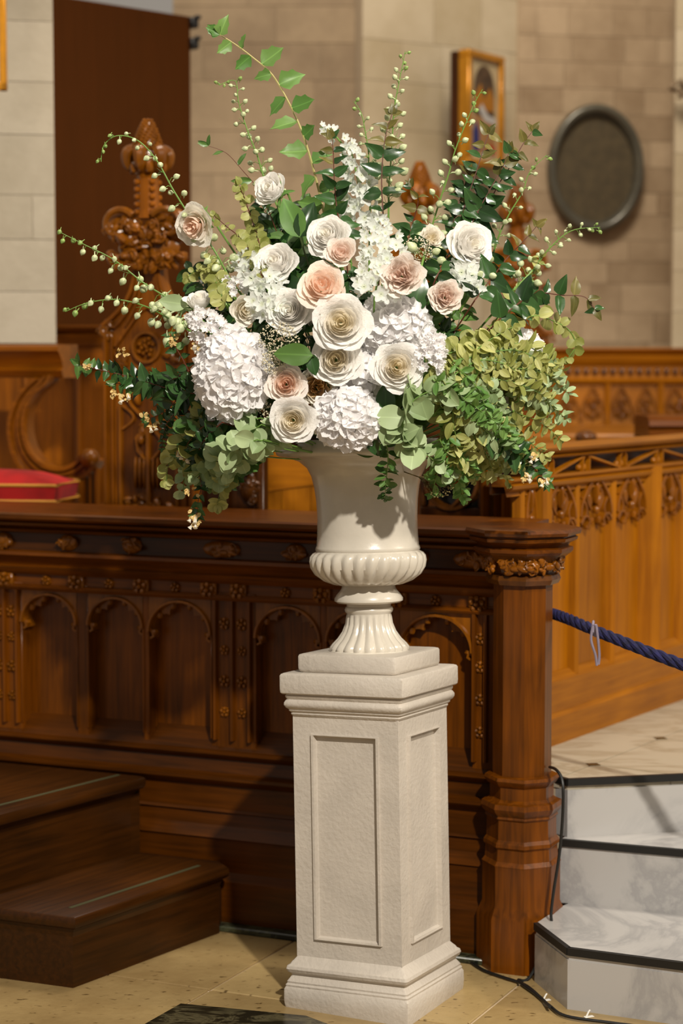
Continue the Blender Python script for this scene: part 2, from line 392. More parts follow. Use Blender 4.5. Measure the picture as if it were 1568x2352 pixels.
for i in range(-1, 3):
    for j in range(-1, 3):
        c = Vector((D0.x, D0.y))+gdir*i*S+gn*j*S
        if c.y < 5.45 or c.x < .6: continue
        k = .024; q = [tuple(c+gdir*k), tuple(c+gn*k), tuple(c-gdir*k), tuple(c-gn*k)]
        part('black_diamond_inlay', lambda m: m.prism(q, PZ-.01, PZ+.0012), M['darkslab'], plat, smooth=False)
# =============== marble steps ===============
def P3(p, z=None): return (p[0], p[1])
mst = thing('marble_steps', 'white veined marble steps with black nosing strips right of the pedestal', 'steps', (.75, 5.1, 0))
def loc2(poly): return [(x-.75, y-5.1) for x, y in poly]
step_polys = [
    ([(.512, 5.093), (.573, 4.869), (1.55, 4.42), (1.85, 5.05), (1.02, 5.30), (.655, 5.33), (.60, 5.26)], 0, .158),
    ([(.605, 5.31), (.600, 5.292), (.919, 5.172), (1.75, 4.86), (1.95, 5.40), (1.2, 5.50), (.66, 5.42)], .158, .334),
    ([(.585, 5.375), (.622, 5.320), (.957, 5.39), (2.3, 5.66), (2.3, 5.8), (.66, 5.5)], .334, .495)]
for poly, z0, z1 in step_polys:
    pl = loc2(poly)
    part('riser', lambda m: m.prism(pl, z0, z1-.03), M['marble'], mst, smooth=False)
    cx = sum(p[0] for p in pl)/len(pl); cy = sum(p[1] for p in pl)/len(pl)
    if z1 < .4:
        part('tread', lambda m: m.prism([(x+(cx-x)*.008, y+(cy-y)*.008) for x, y in pl], z1-.03, z1), M['marble'], mst, smooth=False)
    edge = pl[0:3] if z1 != .334 else pl[1:4]
    if z1 == .158: edge = pl[0:3]
    e = [Vector((x, y, z1-.009)) for x, y in edge]
    if z1 == .495: e = [Vector((pl[0][0]-.03, pl[0][1]+.04, z1-.009))]+e[0:1]+[Vector((pl[1][0], pl[1][1], z1-.009)), Vector((pl[2][0], pl[2][1], z1-.009)), Vector((pl[3][0], pl[3][1], z1-.009))]
    def strip(m):
        for a, b in zip(e[:-1], e[1:]):
            t = (b-a).normalized(); n = Vector((t.y, -t.x, 0))*.004
            n2 = n*-2.4
            m.rings([[a+n+Vector((0, 0, -.009)), a+n+Vector((0, 0, .0105)), a+n2+Vector((0, 0, .0105)), a+n2+Vector((0, 0, -.009))],
                     [b+n+Vector((0, 0, -.009)), b+n+Vector((0, 0, .0105)), b+n2+Vector((0, 0, .0105)), b+n2+Vector((0, 0, -.009))]])
    part('nosing_strip', strip, M['rubber'], mst, smooth=False)
# =============== choir desk (front, left) ===============
K = Frame(.384, 5.275, math.atan2(-.4026, .9155))
desk = thing('choir_desk', 'dark carved oak choir desk front with arched panels behind the pedestal', 'choir desk', K.o, K.a)
def zk(px, py, d): return K.loc(px, py, d).z
def xk(px, d, py=1500): return K.loc(px, py, d).x
XL, XR = -2.15, .075
c = 1029
prof = [(.3, 0), (0, 0), (0, zk(c, 2086, 0)), (.028, zk(c, 2062, .03)), (.028, zk(c, 1985, .03)), (.022, zk(c, 1981, .03)), (.045, zk(c, 1950, .05)), (.05, zk(c, 1921, .05)),
        (.042, zk(c, 1917, .05)), (.050, zk(c, 1911, .05)), (.052, zk(c, 1856, .05)), (.040, zk(c, 1852, .04)), (.030, zk(c, 1843, .03)), (.030, zk(c, 1835, .03)), (.042, zk(c, 1828, .04)),
        (.060, zk(c, 1823, .06)), (.066, zk(c, 1792, .066)), (.052, zk(c, 1787, .05)), (.046, zk(c, 1780, .05)), (.056, zk(c, 1773, .056)), (.3, zk(c, 1773, .056))]
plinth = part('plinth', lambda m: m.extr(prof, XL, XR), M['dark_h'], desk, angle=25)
part('floor_strip', lambda m: m.box((XL, -.045, 0), (XR+.0, .0, .018), .004), M['greenmarble'], desk)
ZB = zk(c, 1773, .07)
yp, yf = .135, .088                       # panel board and frame face
PXR = [(665, 1744)]
zs0 = zk(400, 1712, yf); zs1 = zk(400, 1655, yp)       # sloping sill under the panels
part('base_rail', lambda m: m.extr([(.3, ZB), (.072, ZB), (.072, zs0-.016), (.062, zs0-.012), (.062, zs0-.004), (.072, zs0), (.078, zs0), (yp+.01, zs1), (.3, zs1)], XL, XR), M['dark_h'], desk, angle=25)
zt = zk(400, 1371, yf)                    # top of arch zone
zspr = zk(400, 1430, yf); zap = zk(400, 1385, yf)
cols = [(-60, -25), (-5, 28), (484, 517), (535, 583), (1086, 1118)]
ARCH = [(51, 176), (203, 328), (342, 484), (587, 735), (750, 900), (918, 1085), (-150, -25)]
edges = []
for a, b in ARCH:
    x0 = xk(a, yf, 1450); x1 = xk(b, yf, 1450); edges.append((x0, x1))
    R = (x1-x0)/2; cx = (x0+x1)/2; zsp = zt-.012-R*.92
    part('panel', lambda m: m.box((x0-.01, yp, zs1-.02), (x1+.01, yp+.012, zt+.01), .002), M['desk_v'], desk)
    def arch(m):
        N = 20; hgt = R*.92
        oc = [(cx-R*cos(pi*k/N), zsp+hgt*sin(pi*k/N)) for k in range(N+1)]
        # spandrels between the arch and its square head
        for k in range(N):
            (xa, za), (xb, zb) = oc[k], oc[k+1]
            m.add([(xa, yf, za), (xb, yf, zb), (xb, yf, zt), (xa, yf, zt), (xa, yp, za), (xb, yp, zb)], [(0, 1, 2, 3), (0, 4, 5, 1)])
        m.rib(oc, .011, yf-.010, yf+.002)
        # foiled inner edge
        def foil(k):
            t = pi*k/40; f = .66+.27*abs(cos(2.5*(t-pi/2)))**.7
            return (cx-R*f*cos(t), zsp+hgt*f*sin(t)*1.0)
        fc = [foil(k) for k in range(41)]; oc2 = [(cx-R*cos(pi*k/40), zsp+hgt*sin(pi*k/40)) for k in range(41)]
        yy = yf+.014
        for k in range(40):
            a_, b_, c_, d_ = oc2[k], oc2[k+1], fc[k+1], fc[k]
            m.add([(a_[0], yy, a_[1]), (b_[0], yy, b_[1]), (c_[0], yy, c_[1]), (d_[0], yy, d_[1]), (d_[0], yp, d_[1]), (c_[0], yp, c_[1])], [(3, 2, 1, 0), (4, 5, 2, 3)])
        for k in (8, 16, 24, 32):
            q = fc[k]; m.blob((q[0], yy-.002, q[1]), (.010, .009, .012), n=6, m=4)
        for sgn in (-1, 1):     # carved drop at each springing
            m.rib([(cx+sgn*R, zsp+.012), (cx+sgn*R*.9, zsp+.0), (cx+sgn*R*.86, zsp-.014), (cx+sgn*R*.97, zsp-.02)], .011, yf, yp)
            m.blob((cx+sgn*R*.88, yf+.012, zsp-.002), (.014, .014, .010), n=7, m=4)
    part('cusped_arch', arch, M['carve'], desk)
    for xx in (x0-.006, x1-.002): part('trim_bead', lambda m: m.box((xx, yf-.004, zs0+.03), (xx+.008, yp, zsp), .002), M['desk_v'], desk)
srt = sorted(edges)
gaps = [(XL, srt[0][0])]+[(srt[i][1], srt[i+1][0]) for i in range(len(srt)-1)]+[(srt[-1][1], XR)]
for g0, g1 in gaps:
    wd = g1-g0
    def stile(m):
        m.box((g0, yf, zs0-.004), (g1, yp+.02, zt+.02), .002)
        if wd > .05 and wd < .2 or g1 == XR:
            for fx in ([.12, .5, .88] if g1 != XR else [.05, .30, .52, .75]):
                xx = g0+wd*fx; m.rib([(xx, zs0+.03), (xx, zt+.0)], .014, yf-.014, yf+.001)
    part('stile', stile, M['desk_v'], desk)
    if wd > .05 and g1 != XR:
        for fx in (.31, .70):
            for zz in (.2, .42, .64, .83):
                part('rosette', lambda m: rosette(m, (g0+wd*fx, yf-.001, zs0+.03+(zt-zs0-.03)*zz), .0165 if zz in (.2, .64) else .02), M['carve'], desk)
    if g1 == XR:
        for zz in (.2, .42, .64, .83):
            part('rosette', lambda m: rosette(m, (g0+wd*.175, yf-.001, zs0+.03+(zt-zs0-.03)*zz), .018), M['carve'], desk)
# rails above
def zz(py, d=yf): return zk(400, py, d)
z1, z2 = zz(1371), zz(1331, .075)
part('rosette_rail', lambda m: m.extr([(.3, z1-.002), (.074, z1-.002), (.070, z1+.006), (.078, z1+.014), (.092, z1+.016), (.092, z2-.006), (.3, z2-.006)], XL, XR), M['desk_h'], desk, angle=25)
z3, z4 = zz(1326, .06), zz(1290, .05)
part('cove_moulding', lambda m: m.extr([(.3, z2-.006), (.080, z2-.006), (.066, z3), (.062, z3+.010), (.074, z3+.016), (.066, z3+.03), (.052, z4-.006), (.042, z4), (.044, z4+.010), (.06, z4+.014), (.3, z4+.014)], XL, XR), M['desk_h'], desk, angle=25)
z5, z6 = z4+.014, zz(1238, .05)
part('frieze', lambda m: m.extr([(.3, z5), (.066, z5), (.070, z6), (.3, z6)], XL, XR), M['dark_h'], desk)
z7, z8, z9 = zz(1220, .01), zz(1208, .0), zz(1190, -.02)
part('ledge', lambda m: m.extr([(.34, z6), (.060, z6), (.045, z6+.005), (.040, z6+.012), (.050, z6+.018), (.03, z7-.004), (.012, z7), (.008, z7+.008), (.018, z7+.013), (.018, z8-.004), (-.014, z8), (-.024, z8+.007), (-.026, z9-.005), (-.016, z9), (.34, z9+.004)], XL, XR), M['desk_h'], desk, angle=25)
LZ = z9
for i, a in enumerate((15, 106, 176, 250, 325, 402, 480, 548, 655, 740, 820, 915, 1000, 1098)):
    x = xk(a, yf, 1350)
    big = i % 2 == 0 if i < 7 else a in (548, 740, 915, 1098)
    if big:
        part('flower_boss', lambda m: (m.box((x-.027, .078, z1+.002), (x+.027, .094, z2-.004), .004), rosette(m, (x, .078, (z1+z2)/2), .026)), M['carve'], desk)
    else:
        part('small_rosette', lambda m: rosette(m, (x, .088, (z1+z2)/2+.002), .017), M['carve'], desk)
for i, a in enumerate((10, 158, 305, 510, 680, 835, 960, 1090)):
    x = xk(a, .07, 1258); ww = .034 if a not in (510, 835, 1090) else .062
    part('carved_boss', lambda m: (m.blob((x, .066, (z5+z6)/2), (ww, .016, .026), n=12, m=6), foliage(m, (x, .056, (z5+z6)/2), (ww*.8, .006, .018), 12, .013, i)), M['carve'], desk)
# =============== octagonal end post ===============
pc = Vector((.490, 5.258, 0)); post = thing('bench_end_post', 'octagonal oak end post with carved leaf capital beside the marble steps', 'post', pc, K.a)
def zp(py, ap): return at(1206, py, pc.y-ap*1.08).z
def octa(m, prof):
    rs = []
    for a, z in prof:
        R = a/cos(pi/8); rs.append([(R*cos(pi/8+k*pi/4), R*sin(pi/8+k*pi/4), z) for k in range(8)])
    m.rings(rs)
B = .112
part('post_base', lambda m: octa(m, [(B, 0), (B, zp(2122, B)), (.098, zp(2090, .1)), (.098, zp(2002, .1)), (.100, zp(1997, .1)), (.092, zp(1985, .09)), (.090, zp(1958, .09)), (.096, zp(1952, .09)), (.095, zp(1944, .09)), (.088, zp(1936, .09)),
     (.087, zp(1892, .09)), (.092, zp(1887, .09)), (.090, zp(1882, .09)), (.098, zp(1876, .1)), (.103, zp(1866, .1)), (.100, zp(1855, .1)), (.088, zp(1850, .09)), (.080, zp(1842, .08)), (.080, zp(1814, .08)), (.086, zp(1810, .08)), (.095, zp(1800, .09)), (.092, zp(1793, .09)), (.0735, zp(1787, .07))]), M['desk_v'], post, angle=25)
za, zb_ = zp(1787, .07), zp(1345, .07)
part('post_shaft', lambda m: octa(m, [(.0735, za), (.0735, zb_)]), M['desk_v'], post, angle=25)
zc = lambda py: zp(py, .11)
part('capital', lambda m: octa(m, [(.0735, zb_), (.088, zb_), (.094, zc(1338)), (.090, zc(1328)), (.080, zc(1324)), (.090, zc(1300)), (.112, zc(1282)), (.118, zc(1278))]), M['carved_dark'], post, angle=25)
for k in range(8):
    a = k*pi/4-pi/2
    def lf(m):
        R = Matrix.Rotation(a+pi/2, 3, 'Z'); t = MB()
        foliage(t, (0, -.098, zc(1301)), (.036, .006, .022), 16, .015, k+3)
        m.add([R @ Vector(v) for v in t.v], t.f)
    part('carved_leaves', lf, M['carve'], post)
part('octagonal_top', lambda m: octa(m, [(.118, zc(1278)), (.124, zc(1272)), (.124, zc(1264)), (.112, zc(1261)), (.116, zc(1255)), (.134, zc(1247)), (.136, zc(1240)), (.130, zc(1238)), (.130, zc(1236)), (.142, zc(1233)), (.145, zc(1226)), (.142, zc(1219)), (.132, zc(1217))]), M['desk_h'], post, angle=25)
# =============== wooden steps, left ===============
WR = math.atan2(-.575, .818)
ws = thing('wooden_steps', 'dark oak steps with moulded nosings at lower left of the choir desk', 'steps', (-.693, 5.01, 0), WR)
def L2(pts): return [((x+.693)*cos(WR)+(y-5.01)*sin(WR), -(x+.693)*sin(WR)+(y-5.01)*cos(WR)) for x, y in pts]
e1 = Vector((-.9155, .4026)); sd = Vector((.575, .818))
def sl(t): return Vector((.384, 5.275))+e1*t
s1 = [Vector((-.693, 5.01)), Vector((-.322, 5.538)), sl(.80), sl(2.2), Vector((-.693, 5.01))+Vector((-.925, .38))*.9]
H1, H2 = .196, .425
def offs(poly, o, idx):   # push the first idx edges outward
    out = [Vector(p) for p in poly]
    return out
def step(poly, z0, z1, nos, inset=.03):
    pl = [Vector(p) for p in poly]; cx = sum((p for p in pl), Vector((0, 0)))/len(pl)
    ins = [p+(cx-p).normalized()*inset*(1 if i < 2 or i == len(pl)-1 else 0) for i, p in enumerate(pl)]
    part('riser_board', lambda m: m.prism(L2([tuple(p) for p in ins]), z0, z1-.045), M['step'], ws, smooth=False)
    ins2 = [p+(cx-p).normalized()*inset*.55*(1 if i < 2 or i == len(pl)-1 else 0) for i, p in enumerate(pl)]
    part('cove_moulding', lambda m: m.rings([[(x, y, z1-.06) for x, y in L2([tuple(p) for p in ins])], [(x, y, z1-.034) for x, y in L2([tuple(p) for p in ins2])]]), M['step'], ws, smooth=False)
    def tr(m):
        rs = []
        for k, z in ((.010, z1-.034), (.002, z1-.028), (0, z1-.016), (.003, z1-.005), (.010, z1)):
            q = [p+(cx-p).normalized()*k for p in pl]; rs.append([(x, y, z) for x, y in L2([tuple(p) for p in q])])
        m.rings(rs)
    part('tread', tr, M['step'], ws, angle=50)
step(s1, 0, H1, 1)
P2 = Vector((-.575, 5.690)); s2 = [P2-sd*.75, P2, sl(1.07), sl(2.2), P2-sd*.75+Vector((-.925, .38))*.5]
step(s2, H1, H2, 1, .045)
def strips(m, a, b, z):
    t = (b-a).normalized(); n = Vector((-t.y, t.x))*.006
    m.prism(L2([tuple(a-n), tuple(b-n), tuple(b+n), tuple(a+n)]), z-.002, z+.0012)
n_ = Vector((-.818, .575))
part('tread_strip', lambda m: strips(m, Vector((-.693, 5.01))+sd*.06+n_*.075, Vector((-.693, 5.01))+sd*.60+n_*.075, H1), M['greenstrip'], ws, smooth=False)
part('tread_strip', lambda m: strips(m, P2-sd*.72+n_*.08, P2-sd*.03+n_*.08, H2), M['greenstrip'], ws, smooth=False)
# =============== right stall front ===============
G = Frame(.649, 5.845, math.atan2(.839, .544), PZ)
G.o.z = PZ
stall = thing('choir_stall', 'golden oak choir stall front with pierced top rail receding at right', 'choir stall', Vector((.649, 5.845, PZ)), G.a)
def zg(px, py, d=0): return G.loc(px, py, d).z
def xg(px, d=0, py=1400): return G.loc(px, py, d).x
a0, a1 = G.loc(1172, 1110, 0).x, 1.75
h = lambda py, d=0: zg(1300, py, d)
part('skirting', lambda m: m.extr([(.25, 0), (-.015, 0), (-.015, h(1637)), (-.008, h(1632)), (0, h(1628)), (.0, h(1560, .0)), (.03, h(1535, .03)), (.25, h(1535, .03))], a0, a1), M['gold_h'], stall, angle=20)
zq = h(1540, .03); zh = h(1110, .03)
mull = [(1178, 1192, 0), (1215, 1238, 1), (1306, 1317, 0), (1388, 1402, 0), (1466, 1494, 1), (1548, 1560, 0), (1640, 1665, 1)]
xs = []
for a, b, big in mull:
    x0 = xg(a, .03); x1 = xg(b, .03); xs.append((x0, x1))
    part('mullion', lambda m: m.rings([[(x0, .035, z), (x0+(x1-x0)*.15, .012-.02*big, z), (x0+(x1-x0)*.5, .004-.03*big, z), (x1-(x1-x0)*.15, .012-.02*big, z), (x1, .035, z)] for z in (zq-.01, zh+.03)]), M['gold_v'], stall, angle=25)
for (p0, p1), (q0, q1) in zip(xs[:-1], xs[1:]):
    part('panel', lambda m: m.box((p1-.004, .034, zq-.02), (q0+.004, .046, zh+.03), .002), M['gold_v'], stall)
    W = q0-p1; cx = (p1+q0)/2; top = zh+.02
    def trac(m):
        Hh = .155; zb = top-Hh
        for sg in (-1, 1):
            m.rib([(cx+sg*W*.5*(1-(t/8)**1.6), zb+.03+(Hh-.03)*(t/8)**.8) for t in range(9)], .013, .006, .036)
            # inner eye shaped light and cusps with drops
            m.rib([(cx+sg*(W*.10+W*.15*sin(pi*t/8)), zb+.045+.075*t/8) for t in range(9)], .009, .012, .036)
            m.rib([(cx+sg*(W*.46-W*.20*sin(pi*t/8)*.9), zb+.005+.085*t/8) for t in range(9)], .010, .010, .036)
            m.rib([(cx+sg*W*.5, zb+.01), (cx+sg*W*.42, zb+.028), (cx+sg*W*.28, zb+.03), (cx+sg*W*.22, zb+.012), (cx+sg*W*.27, zb-.004)], .011, .006, .036)
            m.blob((cx+sg*W*.26, .016, zb-.006), (.009, .012, .009), n=7, m=4)
            m.blob((cx+sg*W*.12, .016, zb+.012), (.008, .012, .013), n=7, m=4)
            m.blob((cx+sg*W*.17, .018, zb+.075), (W*.055, .010, .026), Matrix.Rotation(sg*.3, 3, 'Y'), 8, 5)
        m.blob((cx, .012, zb+.10), (.007, .014, .038), n=8, m=5)
        m.blob((cx, .012, zb+.045), (.010, .014, .013), n=8, m=5)
    part('tracery', trac, M['carve'], stall)
zc1 = h(1086, 0); zc2 = h(1135, 0)
part('cornice', lambda m: m.extr([(.08, zh+.01), (.02, zh+.01), (.012, zc2+.01), (.016, zc2+.02), (-.006, zc2+.032), (-.010, zc2+.042), (0, zc2+.048), (-.012, zc1-.008), (-.012, zc1), (.08, zc1)], a0, a1), M['gold_h'], stall, angle=22)
zr0 = zc1; zr1 = h(1049, 0)
def diag(m):
    xx = [xg(p, 0, 1060) for p in (1262, 1345, 1430, 1514, 1600)]
    for i, x in enumerate(xx):
        w_ = .022
        for sg in (-1, 1): m.rib([(x+sg*w_, zr0), (x+sg*w_, zr1-.012), (x+sg*w_*.5, zr1-.002)], .007, -.004, .012)
        m.blob((x, .008, zr0+.012), (.010, .010, .011), n=7, m=4); m.blob((x-.036, .008, zr0+.012), (.010, .010, .010), n=7, m=4)
    for i in range(len(xx)-1):
        l, r = xx[i]+.022, xx[i+1]-.022
        if i % 2 == 0: m.rib([(l, zr0+.001), (r, zr1-.004)], .010, -.004, .012); 
        else: m.rib([(l, zr1-.004), (r, zr0+.001)], .010, -.004, .012)
    m.rib([(a0, zr1), (xx[0], zr0)], .010, -.004, .012)
part('pierced_rail', diag, M['gold_h'], stall)
part('rail_shade_board', lambda m: m.box((a0, .06, zr0-.05), (a1, .07, zr1), .002), M['dark_h'], stall)  # dark board added to stand for the shaded void behind the openings
zt2 = h(1022, 0)
part('top_rail', lambda m: m.extr([(.07, zr1), (-.008, zr1), (-.016, zr1+.006), (-.006, zr1+.012), (-.03, zt2-.012), (-.034, zt2-.004), (-.02, zt2), (.07, zt2+.004)], a0, a1), M['gold_h'], stall, angle=25)
# =============== bench end behind (circle tracery), right of the urn ===============
T = Frame(*at(1040, 1150, 5.95).xy, K.a); 
be = thing('tracery_bench_end', 'dark oak bench end with pierced circular tracery right of the urn', 'bench end', Vector((T.o.x, T.o.y, PZ)), T.a)
def tl(px, py, d=0): q = T.loc(px, py, d); return q.x, q.z-PZ
x0, zt_ = tl(963, 1062); x1, _ = tl(1106, 1062); _, zb0 = tl(1030, 1165); cxz = tl(1036, 1105); rr = (x1-x0)*.42
x2 = tl(1175, 1100)[0]
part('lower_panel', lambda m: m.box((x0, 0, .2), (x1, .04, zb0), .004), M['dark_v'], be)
def circ(m):
    N = 28
    m.rib([(cxz[0]+rr*cos(2*pi*k/N), cxz[1]+rr*sin(2*pi*k/N)) for k in range(N)], .016, -.01, .03, close=True)
    for q in range(3):
        a = q*2*pi/3+.5
        pts = [(cxz[0]+rr*.95*cos(a)*(1-t/7)+rr*.35*sin(pi*t/7)*-sin(a), cxz[1]+rr*.95*sin(a)*(1-t/7)+rr*.35*sin(pi*t/7)*cos(a)) for t in range(8)]
        m.rib(pts, .013, -.004, .026)
        m.blob((cxz[0]+rr*.55*cos(a+.7), .006, cxz[1]+rr*.55*sin(a+.7)), (.012, .012, .010), n=7, m=4)
    m.box((x0, 0, zb0), (x0+.018, .04, zt_), .004); m.box((x1-.012, 0, zb0), (x1, .04, zt_), .003)
part('pierced_circle', circ, M['carved_dark'], be)
part('shade_backing', lambda m: m.box((x0+.01, .12, zb0-.05), (x1, .14, zt_), .002), M['black'], be)  # black sheet added in place of the shade seen through the openwork
part('top_rail', lambda m: m.extr([(.16, zt_-.01), (-.01, zt_-.01), (-.022, zt_), (-.022, zt_+.012), (-.012, zt_+.018), (-.012, zt_+.024), (.16, zt_+.026)], x0-.02, x2), M['desk_h'], be, angle=25)
for q0, q1, yy in ((0, .30, -.02), (.36, .64, .0), (.70, 1, -.02)):
    xa = x1+(x2-x1)*q0; xb = x1+(x2-x1)*q1
    part('post', lambda m: m.rings([[(xa, .05, z), (xa, yy+.008, z), (xa+.006, yy, z), ((xa+xb)/2, yy-.008, z), (xb-.006, yy, z), (xb, yy+.008, z), (xb, .05, z)] for z in (.1, zt_)]), M['desk_v'], be, angle=30)
# =============== poppyhead bench ends ===============
def poppyhead(label):
    r = thing('poppyhead_bench_end', label, 'bench end', (0, 0, 0))
    s = .00138          # metres per photo pixel at this depth; drawn around x=345
    X = lambda px: (px-345)*s
    base_z = lambda py: .0+ (2.402-PZ)-(py-275)*s*1.0
    Z = base_z
    def cone(m):
        prof_ = [(8, 277), (15, 285), (21, 295), (26, 306), (30, 317), (33, 328), (35, 340), (33, 350)]
        m.lathe([(max(1, q*.86)*s, Z(y)) for q, y in reversed(prof_)], 14)
        for j in range(11):
            y = 279+j*6.6; rad = 8+27*min(1, (y-277)/62)**.78; n = 6+j
            for i in range(n):
                a = 2*pi*(i+.5*(j % 2))/n
                m.blob((rad*s*cos(a)*.93, rad*s*sin(a)*.93, Z(y)), (4.6*s+rad*.05*s, 4.6*s+rad*.05*s, 4.4*s), n=6, m=4)
    part('pine_cone', cone, M['carve'], r)
    def collar(m):
        for k in range(6):
            a = k*pi/3+.5
            q = [Vector((cos(a)*d*s, sin(a)*d*s, Z(y))) for d, y in ((26, 345), (40, 348), (47, 362), (44, 380), (34, 392))]
            m.tube(smooth(q, 3), [9*s, 12*s, 14*s, 15*s, 16*s, 16*s, 15*s, 14*s, 13*s, 12*s, 10*s, 8*s, 6*s], 8)
            m.blob((cos(a+.5)*38*s, sin(a+.5)*38*s, Z(386)), (10*s, 10*s, 14*s), n=7, m=5)
        m.lathe([(10*s, Z(344)), (34*s, Z(350)), (38*s, Z(372)), (34*s, Z(392)), (28*s, Z(398)), (22*s, Z(402))], 12)
    part('leaf_collar', collar, M['carve'], r)
    def shaft(m):
        m.lathe([(24*s, Z(400)), (27*s, Z(404)), (24*s, Z(410)), (26*s, Z(480)), (30*s, Z(500))], 8, ph=pi/8)
        for k in range(4):
            a = k*pi/2+pi/4
            for j in range(5): m.blob((cos(a)*27*s, sin(a)*27*s, Z(418+j*17)), (8*s, 8*s, 7*s), n=7, m=5)
    part('crocketed_shaft', shaft, M['mid_v'], r, angle=25)
    def scroll(sg, px, py, R, seed):
        def f(m):
            c0 = Vector((X(px), -8*s, Z(py)))
            m.blob(c0+Vector((0, 14*s, 0)), (R*s, 26*s, R*s*.95), n=14, m=9)
            sp_ = []
            for k in range(26):
                t = k/25*3.6*pi/2+.6; q = R*s*(1.02-.032*k)
                sp_.append(c0+Vector((sg*-q*cos(t), -22*s-.1*k*s, q*sin(t)*.95)))
            m.tube(sp_, [9*s*(1-k/40) for k in range(26)], 7)
            foliage(m, c0+Vector((0, -14*s, -6*s)), (R*s*.75, 8*s, R*s*.7), 16, 14*s, seed, .7)
        return f
    part('scroll', scroll(-1, 282, 518, 44, 1), M['carve'], r)
    part('scroll', scroll(1, 404, 518, 44, 2), M['carve'], r)
    def crown(m):
        foliage(m, (X(340), -22*s, Z(540)), (58*s, 18*s, 34*s), 40, 17*s, 5, .8)
        foliage(m, (X(345), -14*s, Z(595)), (100*s, 24*s, 19*s), 70, 15*s, 7, .9)
        m.blob((X(345), 4*s, Z(565)), (76*s, 30*s, 50*s), n=14, m=8)
    part('carved_crown', crown, M['carve'], r)
    # neck: concave sides sweeping out to the gabled body
    def side(sg, t): # t 0..1 from neck top to shoulder
        return (sg*(30+82*t**2.3)*s, Z(612+130*t))
    L_ = [side(-1, k/14) for k in range(15)]; R_ = [side(1, k/14) for k in range(15)]
    bw = 112*s
    part('body_board', lambda m: m.slab_y([(-bw, 0), (-bw, Z(745))]+[(x, z) for x, z in reversed(L_)]+[(x, z) for x, z in R_]+[(bw, 0)], 0, 42*s), M['mid_v'], r, angle=25)
    def mould(m):
        for W in (L_, R_):
            m.rib(W, 12*s, -16*s, 2*s); m.rib([(x*.74, z-5*s) for x, z in W], 9*s, -12*s, 2*s); m.rib([(x*.5, z-2*s) for x, z in W], 6*s, -8*s, 2*s)
        for sg in (-1, 1):
            m.rib([(sg*(bw-6*s), .02), (sg*(bw-6*s), Z(752))], 11*s, -14*s, 2*s); m.rib([(sg*(bw-22*s), .02), (sg*(bw-22*s), Z(770))], 7*s, -9*s, 2*s)
            m.rib([(sg*(bw-30*s), Z(790)), (sg*20*s, Z(712)), (0, Z(700))], 9*s, -10*s, 2*s)
    part('edge_moulding', mould, M['mid_v'], r, angle=25)
    for sg in (-1, 1):
        part('shoulder_crocket', lambda m: (foliage(m, (sg*bw*.93, 0, Z(752)), (20*s, 12*s, 22*s), 14, 13*s, 11+sg), m.blob((sg*bw, 10*s, Z(790)), (9*s, 12*s, 22*s), n=8, m=5)), M['carve'], r)
    def roundel(m):
        N = 22; m.rib([(33*s*cos(2*pi*k/N)-3*s, Z(792)+34*s*sin(2*pi*k/N)) for k in range(N)], 10*s, -14*s, 4*s, close=True)
        m.blob((-3*s, 0, Z(792)), (27*s, 3*s, 29*s), n=14, m=6)
        for k in range(13):
            a = k*2.4; q = 6.0*s*sqrt(k); m.blob((-3*s+q*cos(a), -8*s, Z(792)+q*sin(a)), (5.6*s, 7*s, 5.6*s), n=7, m=5)
        for sg in (-1, 1):
            foliage(m, (sg*62*s, -3*s, Z(812)), (20*s, 3*s, 20*s), 8, 13*s, 20+sg, .6)
    part('berry_roundel', roundel, M['carve'], r)
    def trac(m):
        for sg in (-1, 1):
            m.rib([(sg*(70-60*(k/10)**1.5)*s, Z(930-90*k/10)) for k in range(11)], 9*s, -12*s, 3*s)
            m.rib([(sg*70*s, Z(930)), (sg*70*s, Z(1170))], 9*s, -12*s, 3*s)
            m.rib([(sg*(14+34*sin(pi*k/12))*s, Z(860+90*k/12)) for k in range(13)], 8*s, -14*s, 3*s)
            m.rib([(sg*(66-30*sin(pi*k/10))*s, Z(925+55*k/10)) for k in range(11)], 8*s, -11*s, 3*s)
            m.rib([(sg*10*s, Z(975)), (sg*30*s, Z(1000)), (sg*26*s, Z(1030)), (sg*8*s, Z(1050))], 8*s, -12*s, 3*s)
            m.blob((sg*30*s, -6*s, Z(905)), (10*s, 10*s, 24*s), Matrix.Rotation(sg*.35, 3, 'Y'), 8, 5)
        m.rib([(0, Z(1180)), (0, Z(960))], 12*s, -16*s, 3*s)
        foliage(m, (0, -6*s, Z(985)), (30*s, 5*s, 26*s), 14, 12*s, 30, .6)
        for k in range(7): m.blob(((k-3)*11*s, -6*s, Z(1080)), (5.5*s, 9*s, 38*s), n=7, m=6)
        foliage(m, (0, -5*s, Z(1150)), (60*s, 4*s, 20*s), 18, 12*s, 31, .6)
    part('carved_tracery', trac, M['carve'], r)
    part('sunk_field', lambda m: m.slab_y([(-72*s, Z(1180)), (-72*s, Z(900)), (0, Z(840)), (72*s, Z(900)), (72*s, Z(1180))], -1.5*s, 2*s), M['desk_v'], r)
    return r
pa = at(345, 1150, 6.22)
ph1 = poppyhead('tall poppyhead bench end with pine cone finial in front of the brown board'); ph1.location = (pa.x, pa.y, PZ); ph1.rotation_euler = (0, 0, -.30)
